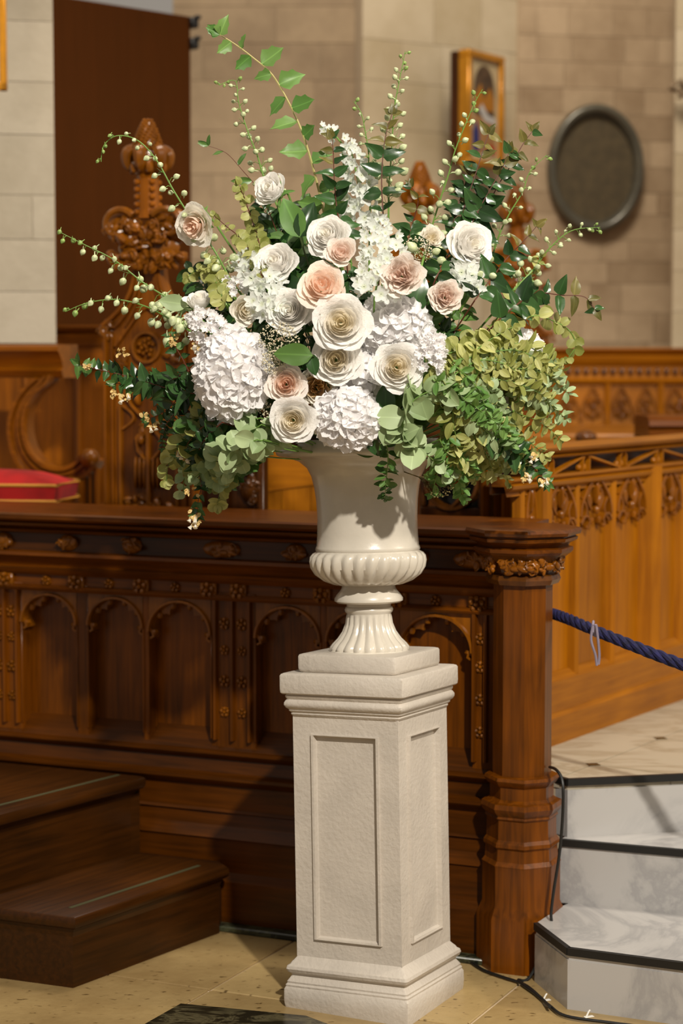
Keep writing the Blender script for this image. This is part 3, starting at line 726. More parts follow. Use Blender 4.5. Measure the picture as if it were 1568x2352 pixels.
for px, Y, lab, sc, rz in ((962, 7.5, 'narrow poppyhead finial just right of centre, behind the white delphinium spires', 1, -.25), (1182, 8.45, 'poppyhead finial behind the dark leafy branches, left of the oval plaque', 1, .2)):
    c2 = copy_tree(ph1); q = at(px, 900, Y); c2.location = (q.x, q.y, PZ); c2.rotation_euler = (0, 0, rz); c2['label'] = lab
    c2.scale = (.98, 1, 1)
    for o in (c2,): o['group'] = 'poppyhead bench ends'
ph1['group'] = 'poppyhead bench ends'
# =============== stall behind left: panelling, arm and cushion ===============
def wall_piece(name, label, cat, pxa, Ya, pxb, Yb, zlo, zhi, fn_parts):
    pass
A = Frame(*at(60, 1000, 6.75).xy, -.20)
arm = thing('choir_stall', 'oak choir seat with curved capped arm at far left beside the red cushion', 'stall arm', Vector((A.o.x, A.o.y, PZ)), A.a)
def al(px, py, d=0): q = A.loc(px, py, d); return (q.x, q.z-PZ)
def armcurve(dx):
    pts = [(118, 862), (108, 880), (80, 905), (60, 940), (55, 985), (66, 1030), (95, 1065), (135, 1078), (170, 1068), (192, 1045)]
    return [al(x+dx*(.9 if y < 1050 else .35), y+(dx*.25 if y > 1040 else 0), 0) for x, y in pts]
def sm2(p): return [(v.x, v.y) for v in smooth([Vector((a, b)) for a, b in p], 4)]
out = sm2([al(x, y) for x, y in ((85, 870), (60, 892), (38, 925), (24, 975), (30, 1030), (55, 1080), (100, 1110), (150, 1108), (200, 1090), (222, 1060))])
inn = sm2(armcurve(0))
part('arm_board', lambda m: m.rings([[(a[0], 0, a[1]), (b[0], 0, b[1]), (b[0], .10, b[1]), (a[0], .10, a[1])] for a, b in zip(inn, out)]), M['mid_v'], arm, angle=30)
part('arm_moulding', lambda m: (m.rib(inn, .020, -.02, .006), m.rib([((a[0]*.6+b[0]*.4), (a[1]*.6+b[1]*.4)) for a, b in zip(inn, out)], .016, -.014, .006), m.rib(out, .020, -.02, .006)), M['mid_h'], arm)
ax0 = al(-40, 800)[0]; ax1 = al(143, 800)[0]
Z_ = lambda py: al(60, py)[1]
part('arm_cap', lambda m: m.extr([(.16, Z_(868)), (.01, Z_(868)), (0, Z_(862)), (-.01, Z_(850)), (.005, Z_(845)), (-.005, Z_(828)), (-.03, Z_(812)), (-.045, Z_(806)), (-.045, Z_(796)), (-.03, Z_(792)), (.16, Z_(790))], ax0, ax1), M['mid_h'], arm, angle=25)
part('arm_knob', lambda m: (m.blob((al(208, 1052)[0], -.01, al(208, 1052)[1]), (.034, .035, .034), n=14, m=9), foliage(m, (al(208, 1052)[0], -.03, al(208, 1052)[1]), (.022, .006, .022), 12, .011, 9)), M['carve'], arm)
part('arm_support', lambda m: [m.rib([al(x, 1076), al(x, 1160)], .014, -.008, .02) for x in (196, 208, 221)], M['mid_v'], arm)
part('seat_board', lambda m: m.box((ax0, -.30, Z_(1190)), (al(232, 1150)[0], .12, Z_(1158)), .006), M['dark_h'], arm)
cu = at(-52, 1122, 6.55); cush = thing('seat_cushion', 'red velvet seat cushion with gold braid on the stall seat at far left', 'cushion', (cu.x, cu.y, cu.z-.035), -.12)
cw, cd = .31, .30
def cushion(m):
    nx, ny = 12, 8; vs = []; 
    for k, (zf, ins) in enumerate(((0, .01), (.055, 0))):
        vs.append([(sx_*(cw-ins), sy_*(cd/2-ins), zf) for sx_, sy_ in ((-1, -1), (1, -1), (1, 1), (-1, 1))])
    m.rings(vs, cap=False)
    g = [];
    for i in range(nx+1):
        for j in range(ny+1):
            u, v = i/nx*2-1, j/ny*2-1; g.append((u*cw, v*cd/2, .055+.045*(1-u**4)*(1-v**4)))
    m.add(g, [(i*(ny+1)+j, (i+1)*(ny+1)+j, (i+1)*(ny+1)+j+1, i*(ny+1)+j+1) for i in range(nx) for j in range(ny)])
part('cushion_pad', cushion, M['red'], cush, angle=60)
for zb__ in (.056, .004):
    part('gold_braid', lambda m: m.tube([(-cw, -cd/2, zb__), (cw, -cd/2, zb__), (cw, cd/2, zb__), (-cw, cd/2, zb__), (-cw, -cd/2, zb__)], .0055, 6), M['goldcord'], cush)
# panelling behind it
def panelling(name, label, cat, pxa, Ya, pxb, Yb, ztop, npan, mv, mh, seed=0, carved=True, floor_z=PZ, ledge=.05):
    a, b = at(pxa, 900, Ya), at(pxb, 900, Yb); d = Vector((b.x-a.x, b.y-a.y)); L = d.length; ang = math.atan2(d.y, d.x)
    t = thing(name, label, cat, Vector((a.x, a.y, floor_z)), ang); H = ztop-floor_z
    part('cornice', lambda m: m.extr([(.06, H-.16), (-.012, H-.16), (-.02, H-.145), (-.008, H-.135), (-.008, H-.085), (-.02, H-.075), (-.035, H-.05), (-.038, H-.035), (-.025, H-.03), (-.055, H-.008), (-.055, H), (.06, H)], 0, L), mh, t, angle=25)
    for i in range(npan):
        x0, x1 = L*i/npan, L*(i+1)/npan; pw = x1-x0
        part('panel', lambda m: m.box((x0+.01, .01, .0), (x1-.01, .03, H-.15), .003), mv, t)
        part('stile', lambda m: m.rings([[(x0-.016, .03, z), (x0-.012, -.006, z), (x0, -.014, z), (x0+.012, -.006, z), (x0+.016, .03, z)] for z in (0, H-.15)]), mv, t, angle=25)
        if carved:
            def carv(m):
                for q in (.27, .73):
                    cx = x0+pw*q; zt3 = H-.18; ww = pw*.22
                    for sg in (-1, 1):
                        m.rib([(cx+sg*ww*(1-(k/6)**1.6), zt3-.15+.15*(k/6)**.8) for k in range(7)], .014, -.008, .012)
                        m.blob((cx+sg*ww*.45, 0, zt3-.115), (.012, .012, .022), n=7, m=5)
                    foliage(m, (cx, 0, zt3-.08), (ww*.5, .004, .04), 8, .016, seed+i, .7)
                    m.blob((cx, 0, zt3-.13), (.012, .012, .016), n=7, m=5)
            part('carved_tracery', carv, M['carve'], t)
            part('cornice_leaf_band', lambda m: [m.blob((x0+pw*(k+.5)/6, -.014, H-.108), (.016, .010, .016), n=7, m=4) for k in range(6)], M['carved_dark'], t)
    return t
panelling('left_panelling', 'plain oak wall panelling at far left below the pale stone pier', 'panelling', -420, 7.46, 300, 7.36, at(150, 745, 7.2).z, 6, M['mid_v'], M['mid_h'], carved=False)
panelling('wainscot', 'golden oak wainscot with carved heads below the oval plaque', 'panelling', 1150, 8.9, 2130, 8.9, at(1400, 799, 8.9).z, 8, M['gold_v'], M['gold_h'], 40)
SB = Frame(*at(600, 1120, 6.5).xy, -.12); sb_ = thing('stall_back', 'plain orange oak seat back seen between urn and dark bench end', 'seat back', Vector((SB.o.x, SB.o.y, PZ)), SB.a)
def sbl(px, py): q = SB.loc(px, py, 0); return q.x, q.z-PZ
bz = [sbl(590, 1131), sbl(760, 1109)]
part('upper_board', lambda m: m.slab_y([bz[0], bz[1], (bz[1][0], sbl(760, 1025)[1]), (sbl(640, 1)[0], sbl(640, 1030)[1]), (sbl(606, 1)[0], sbl(606, 1052)[1]), (bz[0][0], sbl(590, 1060)[1])], 0, .03), M['gold_h'], sb_, smooth=False)
for q0, q1 in ((0, .33), (.338, .72), (.728, 1)):
    xa, xb = bz[0][0]+(bz[1][0]-bz[0][0])*q0, bz[0][0]+(bz[1][0]-bz[0][0])*q1; zf = lambda x: bz[0][1]+(bz[1][1]-bz[0][1])*(x-bz[0][0])/(bz[1][0]-bz[0][0])-.004
    part('lower_plank', lambda m: m.slab_y([(xa, 0), (xb, 0), (xb, zf(xb)), (xa, zf(xa))], .004, .03), M['gold_v'], sb_, smooth=False)
panelling('mid_panelling', 'dark oak stall backing hidden behind the flowers', 'panelling', 400, 7.0, 1180, 6.9, at(700, 900, 7.0).z, 5, M['dark_v'], M['dark_h'], carved=False)
# dark bench end with carved boss under the left flowers
U = Frame(*at(530, 1120, 6.05).xy, K.a+.1)
b2 = thing('carved_bench_end', 'dark oak bench end with carved boss below the hydrangea at left', 'bench end', Vector((U.o.x, U.o.y, PZ)), U.a)
def ul(px, py): q = U.loc(px, py, 0); return q.x, q.z-PZ
ua, ub = ul(462, 1100)[0], ul(604, 1100)[0]; ut = ul(530, 1030)[1]
part('end_board', lambda m: m.box((ua, 0, 0), (ub, .05, ut), .006), M['dark_v'], b2)
part('carved_mask', lambda m: (m.blob((ul(572, 1)[0], 0, ul(572, 1120)[1]), (.036, .03, .05), n=12, m=8), foliage(m, (ul(572, 1)[0], -.02, ul(572, 1115)[1]), (.034, .008, .055), 26, .014, 50)), M['carved_dark'], b2)
part('edge_post', lambda m: [m.rib([(x, 0), (x, ut)], .016, -.016, .002) for x in (ua+.01, ub-.010, (ua+ub)/2-.01)], M['dark_v'], b2)
# seat and arm rest at right, far stall
ar = at(1530, 985, 7.5); arm2 = thing('far_arm_rest', 'moulded oak arm rest end at the right edge above the stall rail', 'arm rest', (ar.x, ar.y, PZ), .1)
hz = lambda py: at(1530, py, 7.5).z-PZ
part('rest_top', lambda m: m.extr([(.2, hz(1003)), (-.01, hz(1003)), (-.03, hz(998)), (-.03, hz(988)), (-.015, hz(984)), (-.035, hz(978)), (-.03, hz(966)), (-.01, hz(962)), (-.01, hz(958)), (.0, hz(955)), (.2, hz(955))], -.075, .4), M['desk_h'], arm2, angle=25)
part('rest_support', lambda m: m.box((-.05, .02, 0), (.35, .15, hz(1003)), .005), M['gold_v'], arm2)
kb = at(1345, 1004, 7.4); kn = thing('bench_finial', 'small dark carved bench knob behind the pierced rail', 'bench knob', (kb.x, kb.y, PZ), 0)
part('knob', lambda m: (m.blob((0, 0, kb.z-PZ), (.042, .035, .028), n=14, m=8), foliage(m, (0, -.02, kb.z-PZ), (.03, .008, .016), 10, .012, 60)), M['carved_dark'], kn)
part('knob_post', lambda m: m.box((-.03, -.02, 0), (.03, .03, kb.z-PZ), .004), M['dark_v'], kn)
bk = at(1380, 1000, 8.3); seat = thing('far_bench', 'golden oak bench seat between the wainscot and the pierced rail', 'bench', (bk.x, bk.y, PZ), 0)
sz = at(1380, 985, 8.3).z-PZ
part('bench_seat', lambda m: m.box((-.7, -.6, sz-.05), (.9, .55, sz), .01), M['gold_h'], seat); part('bench_front', lambda m: m.box((-.68, -.55, 0), (.88, -.5, sz-.05), .004), M['gold_v'], seat)
# =============== brown board ===============
p0, p1 = at(110, 500, 7.75), at(441, 500, 8.25); d = Vector((p1.x-p0.x, p1.y-p0.y)); bl = d.length
brd = thing('wooden_screen', 'tall plain dark brown wooden board standing beside the pale stone pier', 'screen', Vector((p0.x, p0.y, PZ)), math.atan2(d.y, d.x))
tz = at(441, 38, 8.25).z-PZ
part('board', lambda m: m.box((0, 0, 0), (bl, .06, tz), .006), M['board'], brd)
for py in (52, 100):
    part('hinge_bracket', lambda m: (m.box((bl-.012, -.02, at(441, py, 8.25).z-PZ-.022), (bl+.03, .04, at(441, py, 8.25).z-PZ+.022), .006), m.blob((bl+.02, -.02, at(441, py, 8.25).z-PZ+.022), (.016, .016, .01), n=7, m=4)), M['black'], brd)
# =============== stone walls ===============
def stone_wall(name, pa_, Ya, pb_, Yb, zlo, zhi, course, bw_, mat, seed, depth=.3, coursejit=.0):
    a, b = at(pa_, 500, Ya), at(pb_, 500, Yb); d = Vector((b.x-a.x, b.y-a.y)); L = d.length; ang = math.atan2(d.y, d.x)
    o = MB(); o.box((.0, .005, zlo), (L, .06, zhi)); o = o.build(name, M['mortar'], None, smooth=False); struct(o)
    o.location = (a.x, a.y, 0); o.rotation_euler = (0, 0, ang)
    rnd = random.Random(seed); ub_ = MB(); ub_.box((0, 0, 0), (1, 1, 1), .009); me = ub_.mesh('stone_block', mat, smooth=False)
    z = zlo
    while z < zhi-.01:
        hh = min(course*rnd.choice((.85, 1, 1, 1.15)), zhi-z); x = -rnd.random()*bw_*.7
        while x < L:
            wv = bw_*rnd.uniform(.6, 1.4); xa, xb = max(x, 0), min(x+wv, L)
            if L-xb < .05: xb = L
            if xb-xa > .012:
                k = bpy.data.objects.new('stone_block', me); COL.objects.link(k); k.parent = o
                k.location = (xa+.001, -rnd.uniform(0, .003), z+.001); k.scale = (xb-xa-.002, .05, hh-.002)
            x = xb if xb > x+.01 else x+wv
            if xb == L: break
        z += hh
    return o
stone_wall('wall_left', -480, 7.1, 126, 7.25, at(60, 789, 7.2).z, 3.35, .19, .30, M['stone_d'], 3)
stone_wall('wall_back', 400, 9.21, 836, 9.21, at(600, 720, 9.4).z-.5, 3.75, .20, .42, M['stone_a'], 4)
stone_wall('wall_pier', 832, 9.15, 1190, 9.62, PZ, 3.75, .22, .34, M['stone_b'], 5)
stone_wall('wall_right', 1186, 9.6, 1549, 9.75, PZ, 3.75, .125, .22, M['stone_c'], 6)
stone_wall('wall_far_pier', 1546, 9.2, 2350, 9.2, PZ, 3.75, .19, .3, M['stone_b'], 8)
cap = at(330, 10, 9.0); cs = thing('carved_cornice', 'pale carved stone ledge with blue glass above the brown board', 'cornice', (at(420, 30, 9.2).x, 9.2, 3.35), 0)
part('stone_ledge', lambda m: (m.box((-.42, -.02, 0), (.02, .1, .10), .01), [m.blob((-.05-.09*k, -.04, .12), (.03, .03, .05), n=8, m=6) for k in range(4)]), M['stone_b'], cs)
part('blue_glass', lambda m: m.box((-.4, .05, .10), (.0, .06, .4), .003), M['sky_glass'], cs)
# =============== oval plaque ===============
ov = at(1365, 388, 9.645); oo = thing('oval_plaque', 'large oval grey framed recess with dark mesh on the stone wall', 'plaque', ov, .12)
rx, rz_ = 101*9.64/4480, 134*9.64/4480
def ring(m):
    N = 48; rs = []
    for k in range(N+1):
        a = 2*pi*k/N; rs.append([((rx+q*cos(t))*cos(a), -.02-abs(0)-q*sin(t)*1.3, (rz_+q*cos(t))*sin(a)) for t, q in [(2*pi*j/10, .024) for j in range(10)]])
    m.rings(rs, cap=False)
    rs = [[((rx*f)*cos(2*pi*k/N), y, (rz_*f)*sin(2*pi*k/N)) for k in range(N)] for f, y in ((1.0, .0), (.93, -.02), (.89, -.018), (.885, .03))]
    m.rings(rs, cap=False)
part('oval_frame', ring, M['bronze'], oo, angle=60)
part('mesh_cloth', lambda m: m.rings([[(rx*.9*cos(2*pi*k/40), y, rz_*.9*sin(2*pi*k/40)) for k in range(40)] for y in (0, .02)]), M['gauze'], oo)
# =============== framed icon on the pier ===============
ip = at(1106, 254, 9.22); ic = thing('framed_icon', 'gilt framed painted icon with a dark arch hanging on the cream pier', 'picture', ip, .95)
iw, ih = .160, .262
def fr(m):
    t = .032
    m.box((-iw, -.03, ih-t), (iw, .03, ih), .005); m.box((-iw, -.03, -ih), (iw, .03, -ih+t), .005)
    m.box((-iw, -.03, -ih+t), (-iw+t, .03, ih-t), .005); m.box((iw-t, -.03, -ih+t), (iw, .03, ih-t), .005)
part('gilt_frame', fr, M['gold'], ic)
part('backing_box', lambda m: m.box((-iw+.004, .0, -ih+.004), (iw-.004, .075, ih-.004), .003), M['dark_v'], ic)
part('painted_ground', lambda m: m.box((-iw+.03, -.012, -ih+.03), (iw-.03, 0, ih-.03)), M['paint_mat'], ic, smooth=False)
def flat(name, poly, y, mat): return part(name, lambda m: m.slab_y(poly, y, y+.001), mat, ic, smooth=False)
flat('painted_arch', [(-.085, -.03)]+[(.09*cos(pi-pi*k/12)*(1), .09+.115*sin(pi*k/12)) for k in range(13)]+[(.09, -.03)], -.0135, M['paint_arch'])
flat('painted_gold', [(-.085, .06), (-.03, .12), (.0, .05), (.05, .11), (.085, .06), (.085, .0), (-.085, .0)], -.0145, M['paint_gold'])
flat('painted_sand', [(-.09, -.2), (-.09, -.02), (.1, -.06), (.1, -.2)], -.0140, M['paint_sand'])
flat('painted_cloth', [(-.05, .0), (.0, -.05), (.1, -.06), (.1, -.03), (.03, -.02), (-.02, .03)], -.0155, M['paint_white'])
flat('painted_blue_figure', [(-.1, -.19), (-.1, -.1), (-.075, -.05), (-.045, -.1), (-.04, -.19)], -.0150, M['paint_blue'])
flat('painted_red_figure', [(.03, -.2), (.05, -.15), (.1, -.16), (.1, -.2)], -.0152, M['paint_red'])
lp = at(-55, 60, 7.02); pf = thing('framed_picture', 'gilt framed picture cut off by the top left edge, on the pale pier', 'picture', lp, .03)
q_ = at(16, 208, 7.02); wq = q_.x-lp.x; zq_ = q_.z-lp.z
part('gilt_frame', lambda m: (m.box((wq-.024, -.02, zq_), (wq, .02, .35), .004), m.box((-.2, -.02, zq_), (wq, .02, zq_+.028), .004)), M['gold'], pf)
part('white_mount', lambda m: m.box((-.2, -.005, zq_+.028), (wq-.02, .01, .35)), M['mount'], pf, smooth=False)
br = at(1556, 205, 9.1); sb = thing('stone_corbel', 'small carved stone corbel at the upper right edge', 'corbel', br)
part('carved_leaves', lambda m: foliage(m, (.01, 0, 0), (.045, .02, .035), 22, .02, 77), M['stone_a'], sb)
# =============== rope, cable ===============
rp = [at(1262, 1408, 5.34), at(1300, 1420, 5.26), at(1400, 1462, 5.10), at(1568, 1527, 4.92), at(1760, 1590, 4.72)]
rs_ = smooth(rp, 26); rope = thing('barrier_rope', 'twisted navy blue barrier rope running from the end post to the right', 'rope', rp[0])
for k in range(4):
    pts = []
    for i, p in enumerate(rs_):
        t = (rs_[min(i+1, len(rs_)-1)]-rs_[max(i-1, 0)]).normalized(); a = t.cross(Vector((0, 0, 1))).normalized(); b = t.cross(a); ph = i*.42+k*pi/2
        pts.append(p-rp[0]+(a*cos(ph)+b*sin(ph))*.0082)
    part('strand', lambda m: m.tube(pts, .0078, 7), M['blue'], rope)
tp = at(1362, 1450, 5.11); tie = thing('string_tie', 'loop of lilac string hanging from the blue rope', 'string', tp)
part('loop', lambda m: (m.tube(smooth([(-.004, -.022, .018), (-.008, -.02, -.02), (.004, -.018, -.06), (.008, -.018, -.088)], 6), .0036, 6), m.tube(smooth([(.004, -.022, .02), (.010, -.02, -.02), (.014, -.018, -.06), (.012, -.018, -.085)], 6), .0036, 6), m.tube(smooth([(-.004, -.022, .018), (.0, .0, .026), (.002, .022, .01), (.004, .0, -.012), (.004, -.022, .02)], 5), .0036, 6)), M['string'], tie)
cb = [at(1262, 1762, 5.22), at(1277, 1768, 5.12), at(1290, 1790, 5.08), at(1293, 1830, 5.07), at(1290, 1900, 5.09), at(1283, 1970, 5.10), at(1272, 2040, 5.105), at(1265, 2098, 5.11)]
cb += [Vector((cb[-1].x+.0, 5.12, .12)), Vector((.50, 5.10, .01)), onz(1190, 2252, .007), onz(1230, 2283, .007), onz(1262, 2310, .007), onz(1300, 2334, .007), onz(1400, 2349, .007), onz(1500, 2362, .007), onz(1640, 2385, .007)]
cbl = thing('black_cable', 'thin black cable looping down the post and along the marble step', 'cable', cb[0])
part('cable_run', lambda m: m.tube([p-cb[0] for p in smooth(cb, 6)], .0042, 7), M['rubber'], cbl)
c3 = [onz(1075, 2205, .006), onz(1110, 2228, .006), onz(1150, 2243, .006), onz(1205, 2262, .006), onz(1240, 2290, .006), onz(1262, 2312, .016)]
cb2 = thing('floor_cable', 'black cable lying on the floor between pedestal and marble step', 'cable', c3[0])
part('cable_run', lambda m: m.tube([p-c3[0] for p in smooth(c3, 6)], .0042, 7), M['rubber'], cb2)
for (x, y), lb in (((1253, 2298), 'white cable clip on the floor at the corner of the marble step'), ((1352, 2336), 'white cable clip under the front of the marble step')):
    q = onz(x, y, 0); cl = thing('cable_clip', lb, 'cable clip', q, .4, 'white cable clips')
    part('clip_foot', lambda m: m.box((-.013, -.006, 0), (.013, .006, .002), .0008), M['clip'], cl); part('clip_strap', lambda m: m.tube([(-.008, 0, .001), (.0, .002, .012), (.006, .006, .015)], .0022, 6), M['clip'], cl)
# =============== pedestal ===============
PC = Vector((.088, 4.965, 0)); YAW = radians(-27)
TW = Matrix.Rotation(radians(-2.7), 3, 'X') @ Matrix.Rotation(radians(-1.0), 3, 'Y')
Rz = Matrix.Rotation(YAW, 3, 'Z'); TL = Rz.inverted() @ TW @ Rz
ped = thing('pedestal', 'square white plaster pedestal with recessed panels holding the urn', 'pedestal', PC, YAW)
def bt(name, fn, mat, **k):
    mb = MB(); fn(mb); mb.v = [tuple(TL @ Vector(v)) if v[2] > 1e-5 else v for v in mb.v]
    return mb.build(name, mat, ped, **k)
def zr(py): return at(905, py, 4.80-.045*(py-1562)/790).z
def sq(m, prof, cr=.006):
    rs = []
    for a, z in prof:
        r_ = []
        for k in range(4):
            for t in (0, .5, 1):
                an = (k+t)*pi/2; q = Vector(((a-cr), (a-cr))); q = Vector((q.x*[1, -1, -1, 1][k], q.y*[1, 1, -1, -1][k]))
                r_.append((q.x+cr*cos(an), q.y+cr*sin(an), z))
        rs.append(r_)
    m.rings(rs)
off = zr(1562)-.853
def zr(py, _f=zr): return _f(py)-off
a_ = .148
bt('base', lambda m: sq(m, [(.1735, 0), (.175, .008), (.176, zr(2330)), (.1755, zr(2308)), (.172, zr(2302)), (.1725, zr(2298)), (.169, zr(2294)), (.1695, zr(2290)), (.165, zr(2284)), (.160, zr(2277)), (.161, zr(2273)), (.168, zr(2268)), (.171, zr(2261)), (.169, zr(2254)), (.163, zr(2250)), (.160, zr(2245)), (.154, zr(2239)), (a_, zr(2232))], .007), M['plaster'], angle=28)
zi0, zi1 = zr(2185), zr(1709)
iw_ = .088
def shaft(m):
    z0, z1 = zr(2240), zr(1655)
    for k in range(4):
        R = Matrix.Rotation(k*pi/2, 3, 'Z'); d = a_; e = .0085
        P = [(-d, -d, z0), (d, -d, z0), (d, -d, z1), (-d, -d, z1), (-iw_, -d, zi0), (iw_, -d, zi0), (iw_, -d, zi1), (-iw_, -d, zi1),
             (-iw_+.004, -d+e, zi0+.004), (iw_-.004, -d+e, zi0+.004), (iw_-.004, -d+e, zi1-.004), (-iw_+.004, -d+e, zi1-.004)]
        m.add([R @ Vector(p) for p in P], [(0, 1, 5, 4), (1, 2, 6, 5), (2, 3, 7, 6), (3, 0, 4, 7), (4, 5, 9, 8), (5, 6, 10, 9), (6, 7, 11, 10), (7, 4, 8, 11), (8, 9, 10, 11)])
bt('shaft', shaft, M['plaster'], smooth=False)
for k in range(4):
    def pm(m):
        t = MB(); w2 = iw_+.003
        t.rib([(-w2, zi0-.003), (w2, zi0-.003), (w2, zi1+.003), (-w2, zi1+.003)], .011, -a_-.0065, -a_+.004, close=True)
        R = Matrix.Rotation(k*pi/2, 3, 'Z'); m.add([R @ Vector(v) for v in t.v], t.f)
    bt('panel_moulding', pm, M['plaster'])
bt('neck_moulding', lambda m: sq(m, [(.1485, zr(1666)), (.152, zr(1662)), (.1535, zr(1659)), (.1525, zr(1656)), (.155, zr(1654)), (.1575, zr(1651)), (.1575, zr(1648)), (.163, zr(1644)), (.1665, zr(1638)), (.1665, zr(1632)), (.163, zr(1626)), (.160, zr(1624)), (.163, zr(1620)), (.164, zr(1616)), (.161, zr(1611)), (.160, zr(1606))], .008), M['plaster'], angle=35)
bt('cap', lambda m: sq(m, [(.170, zr(1611)), (.173, zr(1608)), (.174, zr(1600)), (.174, zr(1568)), (.1715, zr(1564)), (.166, .853)], .009), M['plaster'], angle=35)
# =============== urn ===============
up_ = PC+TW @ Vector((0, 0, .8535)); urn = thing('urn', 'glossy white urn with gadrooned bowl and fluted foot on the pedestal', 'urn', up_)
urn.matrix_world = Matrix.Translation(up_) @ TW.to_4x4() @ Matrix.Rotation(YAW, 4, 'Z')
UZ = lambda py: .0465+(1487-py)*.001118
u = .001118
part('urn_plinth', lambda m: sq(m, [(.134, .0), (.1375, .004), (.139, .010), (.139, .040), (.137, .0445), (.130, .0465)], .011), M['plaster'], urn, angle=35)
fl_ = lambda k0, k1, n, amp: (lambda a, k: 1+(amp*(abs(sin(n*a/2))-.75) if k0 <= k <= k1 else 0))
part('foot', lambda m: m.lathe([(96*u, UZ(1489)), (93*u, UZ(1486)), (89*u, UZ(1484)), (90*u, UZ(1478)), (84*u, UZ(1470)), (72*u, UZ(1458)), (61*u, UZ(1442)), (54*u, UZ(1424)), (52*u, UZ(1410)), (51*u, UZ(1402)), (51*u, UZ(1401)), (55*u, UZ(1397)), (56*u, UZ(1392)), (54*u, UZ(1387)), (51*u, UZ(1385)), (52*u, UZ(1376))], 120, flute=fl_(2, 8, 20, .085)), M['glaze'], urn, angle=50)
part('collar', lambda m: m.lathe([(50*u, UZ(1378)), (74*u, UZ(1376)), (79*u, UZ(1372)), (79*u, UZ(1366)), (74*u, UZ(1358)), (66*u, UZ(1349)), (62*u, UZ(1342)), (61*u, UZ(1332))], 64), M['glaze'], urn, angle=40)
def gad(a, k):
    if 1 <= k <= 8: return 1+[.0, .05, .08, .085, .08, .07, .05, .03, .01][k]*(abs(sin(14*a+[0, 1.3, 1.0, .75, .5, .3, .15, 0, 0][k]*1.5))-.70)
    return 1
part('bowl', lambda m: m.lathe([(61*u, UZ(1333)), (80*u, UZ(1334)), (102*u, UZ(1325)), (120*u, UZ(1311)), (130*u, UZ(1295)), (133*u, UZ(1280)), (132*u, UZ(1269)), (127*u, UZ(1262)), (122*u, UZ(1259)),
    (119*u, UZ(1257)), (121*u, UZ(1253)), (120*u, UZ(1248)), (118*u, UZ(1244)), (116*u, UZ(1220)), (115*u, UZ(1180)), (117*u, UZ(1140)), (121*u, UZ(1110)), (127*u, UZ(1085)), (137*u, UZ(1065)), (155*u, UZ(1050)), (180*u, UZ(1041)), (200*u, UZ(1038)), (206*u, UZ(1034)), (208*u, UZ(1028)), (206*u, UZ(1018)), (202*u, UZ(1008)), (196*u, UZ(1002)), (185*u, UZ(1003)), (160*u, UZ(1015)), (130*u, UZ(1040)), (110*u, UZ(1080)), (20*u, UZ(1090))], 168, flute=gad), M['glaze'], urn, angle=50)
UA = up_+TW @ Vector((0, 0, UZ(1045)))    # mouth centre of the urn
part('floral_foam', lambda m: (m.blob(TL*1 @ Vector((0, 0, UZ(1000)+.0)), (.15, .15, .10), n=16, m=8)), M['foam'], urn)
# =============== flowers ===============
PX = .00108
RN = random.Random(11)
VIEW = Vector((0, -1, .03)).normalized()
def Yd(px, py, dy=0):
    q = 1-((px-815)/470)**2-((py-850)/330)**2
    return 5.0-.30*sqrt(max(q, 0))+dy
def rot_to(n, roll=0):
    n = Vector(n).normalized(); a = Vector((0, 0, 1)).cross(n)
    if a.length < .05: a = Vector((1, 0, 0))
    a.normalize(); b = n.cross(a)
    m = Matrix((a, b, n)).transposed()
    return m @ Matrix.Rotation(roll, 3, 'Z')
def setmat(o, m):
    o.material_slots[0].link = 'OBJECT'; o.material_slots[0].material = m
def place(name, me, parent, M4, mat=None):
    o = bpy.data.objects.new(name, me); COL.objects.link(o); o.parent = parent; o.matrix_basis = M4
    if mat: setmat(o, mat)
    return o
def grid_mesh(name, fn, nu, nv):
    me = bpy.data.meshes.new(name); vs = [fn(i/nu*2-1, j/nv) for i in range(nu+1) for j in range(nv+1)]
    fs = [(i*(nv+1)+j, (i+1)*(nv+1)+j, (i+1)*(nv+1)+j+1, i*(nv+1)+j+1) for i in range(nu) for j in range(nv)]
    me.from_pydata([tuple(v) for v in vs], [], fs); me.materials.append(M['p_white'])
    me.polygons.foreach_set('use_smooth', [True]*len(me.polygons)); return me
# ---- leaves (length 1 along +Y, normal +Z) ----
def leaf(kind, bend=.15, fold=.2, seed=0):
    rn = random.Random(seed); n = 9
    prof_ = {'ovate': lambda t: .33*(sin(pi*t**.62))**.85*(1-.25*t), 'round': lambda t: .47*max(0, sin(pi*t))**.48, 'oval': lambda t: .27*max(0, sin(pi*t))**.7,
             'long': lambda t: .20*max(0, sin(pi*t**.8))**.8, 'lobed': lambda t: .36*(sin(pi*t**.75))**.8*(1+.28*abs(sin(t*11))-.14), 'broad': lambda t: .30*(sin(pi*t**.85))**.75}[kind]
    TB = (.0, .22, .40, .35, .27, .29, .19, .09, .0)
    if kind == 'lobed': n = 9
    if kind == 'lobed': prof_ = lambda t: TB[int(round(t*8))]
    vs = []; fs = []
    for i in range(n):
        t = i/(n-1); w_ = prof_(min(t, .9999)) if 0 < t < 1 else 0.004
        z = -bend*t*t; wv = .03*sin(t*9+seed)
        vs += [(-w_, t+(.06 if kind == 'lobed' and i in (2, 5) else 0), z+fold*w_+wv), (-w_*.5, t, z+fold*w_*.35), (0, t, z), (w_*.5, t, z+fold*w_*.35), (w_, t+(.06 if kind == 'lobed' and i in (2, 5) else 0), z+fold*w_-wv)]
    for i in range(n-1):
        for j in range(4): fs.append((i*5+j, i*5+j+1, i*5+j+6, i*5+j+5))
    me = bpy.data.meshes.new('leaf'); me.from_pydata(vs, [], fs); me.materials.append(M['l_mid'])
    me.polygons.foreach_set('use_smooth', [True]*len(me.polygons)); return me
